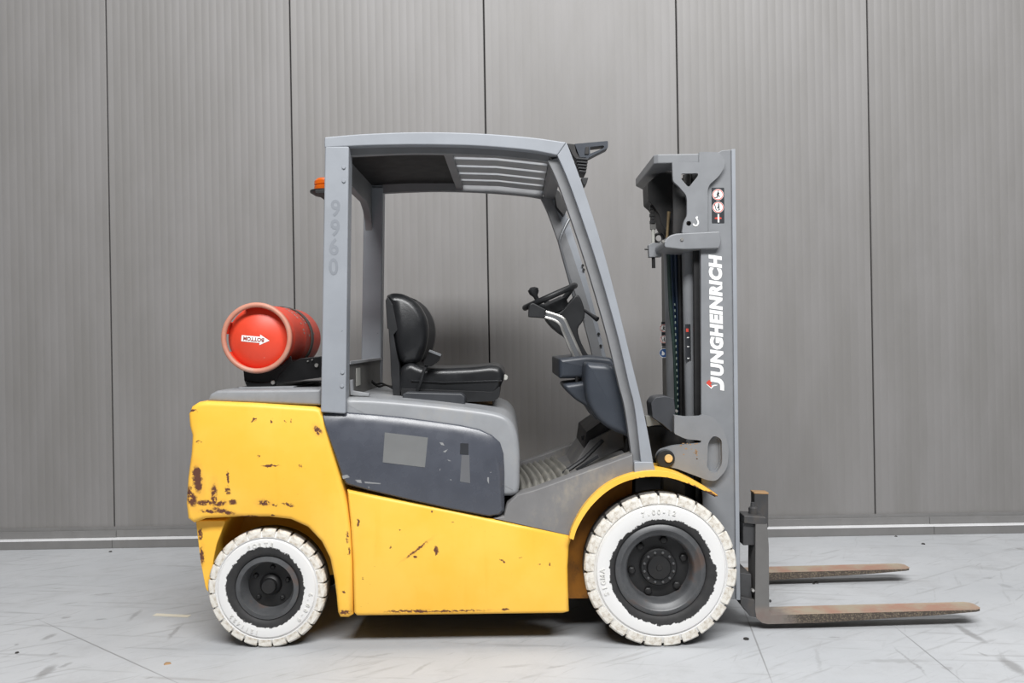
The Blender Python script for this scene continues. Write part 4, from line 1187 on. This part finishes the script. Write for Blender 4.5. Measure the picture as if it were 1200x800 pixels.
# ------------------------------------------------------------------ gas bottle and its cradle
BX, BZ = P(300.3, 395.8, .2)
BR = .158
bot = empty('gas_cylinder', (BX, .52, BZ - BR))
tag(bot, 'red gas cylinder lying strapped in the black cradle behind the overhead guard', 'gas cylinder')
def dome(r, y=.255):
    return y - .042 * (1 - (r / .146) ** 2)
prof = [(.0001, dome(0))] + [(.146 * k / 8, dome(.146 * k / 8)) for k in range(1, 9)] + [(.153, .268), (.157, .285), (BR, .30), (BR, .49), (BR + .0015, .495), (BR + .0015, .515), (BR, .52), (BR, .82), (.15, .86), (.12, .89), (.07, .92), (.05, .925), (.04, .95), (.0001, .95)]
body = MB().lathe(prof, BX, BZ, 64).build('body', M['bottle'], bot)
# foot ring: rolled rim, wall in segments with vents between
rr = MB().lathe([(BR + .012 * math.cos(a * PI / 6) - .004, .207 + .012 * math.sin(a * PI / 6)) for a in range(12)], BX, BZ, 64, closed=True)
rr.build('foot_ring', M['ring'], bot)
for a0, a1 in ((205, 475), (150, 172), ) :
    MB().lathe([(BR - .002, .21), (BR - .002, .275), (BR - .010, .275), (BR - .010, .21)], BX, BZ, 40, math.radians(a0), math.radians(a1), closed=True).build('ring_wall', M['bottle'], bot)
# arrow with BOTTOM, standing on its head, on the dome
ac, an = P(297.5, 397.5, .2), -math.radians(6)
def on_dome(u, v, lift):
    x = ac[0] + u * math.cos(an) - v * math.sin(an)
    z = ac[1] + u * math.sin(an) + v * math.cos(an)
    return (x, dome(math.hypot(x - BX, z - BZ)) - lift, z)
k = S(1, .2)
ar = MB()
colx = [-16.5 + i * 2.25 for i in range(11)] + [6.01] + [6 + i * 2 for i in range(1, 6)] + [17]
hh = [3.6] * 11 + [6.2] + [6.2 * (17 - x) / 11 for x in colx[12:]]
pv_ = [on_dome(x * k, h * k * s, .0012) for x, h in zip(colx, hh) for s in (1, .33, -.33, -1)]
ar.add(pv_, [(4 * i + j, 4 * i + 4 + j, 4 * i + 5 + j, 4 * i + 1 + j) for i in range(len(colx) - 1) for j in range(3)])
arrow = ar.build('arrow_label', M['white'], bot, flat=True, label='white arrow reading BOTTOM upside down')
fit_text('BOTTOM', 25 * k, 4.6 * k, lambda a, b, c: on_dome(11 * k - a, 2.3 * k - b, .0022 + c * .5), bold=.03).build('arrow_text', M['print_red'], arrow, flat=True)
# pale worn printing on the shoulder
wp = MB()
for row, y in enumerate((.46, .50, .56, .67)):
    for j in range(11):
        if random.random() < .2:
            continue
        a = math.radians(72 - j * 6.2 - row * 2)
        da = math.radians(3.6 if row != 1 else 1.6)
        y2 = y + (.02 if row in (0, 2) else .012)
        rr_ = BR + .0012
        wp.add([(BX + rr_ * math.cos(q1), yy, BZ + rr_ * math.sin(q1)) for q1, yy in ((a, y), (a - da, y), (a - da, y2), (a, y2))], [(0, 1, 2, 3)])
wp.build('worn_printing', M['label'], bot, flat=True, label='rows of worn white printing')
MB().lathe([(.012, .95), (.018, .95), (.018, 1.0), (.0001, 1.0)], BX, BZ, 16).build('valve', M['brass'], bot)
# cradle: saddle, base plate, side plate, strap with buckle (truck parts)
cr = MB().lathe([(BR + .004, .27), (BR + .004, .86), (BR + .012, .86), (BR + .012, .27)], BX, BZ, 28, math.radians(215), math.radians(318), closed=True).build('bottle_cradle', M['black_gloss'], truck)
zl = P(376, 456.5, .08)[1]
MB().box(BX - .10, BX + .16, .24, .88, zl - .002, zl + .010).build('cradle_base', M['lid'], cr, .003)
arcp = [(BX + (BR + .006) * math.cos(math.radians(q)), BZ + (BR + .006) * math.sin(math.radians(q))) for q in range(238, 331, 6)]
MB().prism(arcp + PP([(345, 440), (322, 450), (296, 451.5), (286, 446)], .27), .272, .285).build('cradle_end', M['black_gloss'], cr, .002)
px_prism('cradle_foot', [(287, 446), (300, 448), (322, 448), (322, 453), (290, 453)], .27, .26, .30, M['black_gloss'], cr, .003)
px_prism('cradle_side', [(325, 440), (340, 424), (352, 419.5), (378, 417), (378, 442), (322, 450)], .26, .27, .84, M['black_gloss'], cr, .004)
MB().lathe([(BR + .003, .60), (BR + .003, .645), (BR + .006, .645), (BR + .006, .60)], BX, BZ, 48, math.radians(-40), math.radians(215), closed=True).build('bottle_strap', M['strap'], cr)
for x, y, Y in ((320, 448, .26), (371, 428, .265), (361, 423, .265), (366, 421.5, .265)):
    bolt('cradle_bolt', x, y, Y, .010 if x in (320, 371) else .004, .008, M['chrome'], cr, 8)

# ------------------------------------------------------------------ small litter on the floor
def bit(name, px, py, r, label, cat_, mat, flat=.6):
    gx_, gy_ = G(px, py)
    mb = MB()
    n = 9
    ring = [(gx_ + r * math.cos(2 * PI * i / n) * random.uniform(.7, 1.2), gy_ + r * math.sin(2 * PI * i / n) * random.uniform(.7, 1.2)) for i in range(n)]
    vv = [(x, y, 0) for x, y in ring] + [(gx_ + (x - gx_) * .7, gy_ + (y - gy_) * .7, r * flat) for x, y in ring]
    mb.add(vv, [tuple(range(n))[::-1], tuple(range(n, 2 * n))] + [(i, (i + 1) % n, n + (i + 1) % n, n + i) for i in range(n)])
    tag(mb.build(name, mat), label, cat_)
bit('grit_crumb', 1082, 637.5, .012, 'dark crumb lying on the floor near the wall past the fork tips', 'crumb', M['pebble'])
bit('grit_crumb', 957, 683, .013, 'dark crumb on the floor between the two forks', 'crumb', M['pebble'])
bit('grit_crumb', 953.5, 684, .007, 'tiny grit grain just left of the crumb between the forks', 'crumb', M['pebble'])
bit('grit_crumb', 129.5, 646.5, .011, 'dark crumb at the foot of the wall trim joint on the left', 'crumb', M['pebble'])
bit('grit_crumb', 1050, 628.5, .009, 'small dark crumb against the wall trim on the right', 'crumb', M['pebble'])
bit('grit_crumb', 20, 765, .009, 'dark crumb on the floor at the lower left, far from the truck', 'crumb', M['pebble'])
bit('wood_chip', 196, 777.5, .016, 'small brown chip lying on the floor left of the rear wheel', 'chip', M['rag'], .3)
gx_, gy_ = G(874.5, 749)
ringb = MB().torus((gx_, gy_, .0035), (0, 0, 1), .0095, .0035, 20, 8).build('washer_ring', M['pebble'])
tag(ringb, 'small dark ring lying on the floor below the fork heel', 'ring')
a, b = G(181, 720), G(222, 722)
dv = Vector((b[0] - a[0], b[1] - a[1])); nv = Vector((-dv.y, dv.x)).normalized() * .018
tp = MB()
q = [(a[0] + nv.x, a[1] + nv.y), (a[0] - nv.x, a[1] - nv.y), (b[0] - nv.x, b[1] - nv.y), (b[0] + nv.x, b[1] + nv.y)]
tp.add([(x, y, .0005) for x, y in q] + [(x, y, .0015) for x, y in q], [(3, 2, 1, 0), (4, 5, 6, 7), (0, 1, 5, 4), (1, 2, 6, 5), (2, 3, 7, 6), (3, 0, 4, 7)])
tag(tp.build('tape_scrap', M['streak']), 'pale cream strip stuck to the floor left of the rear wheel', 'tape')
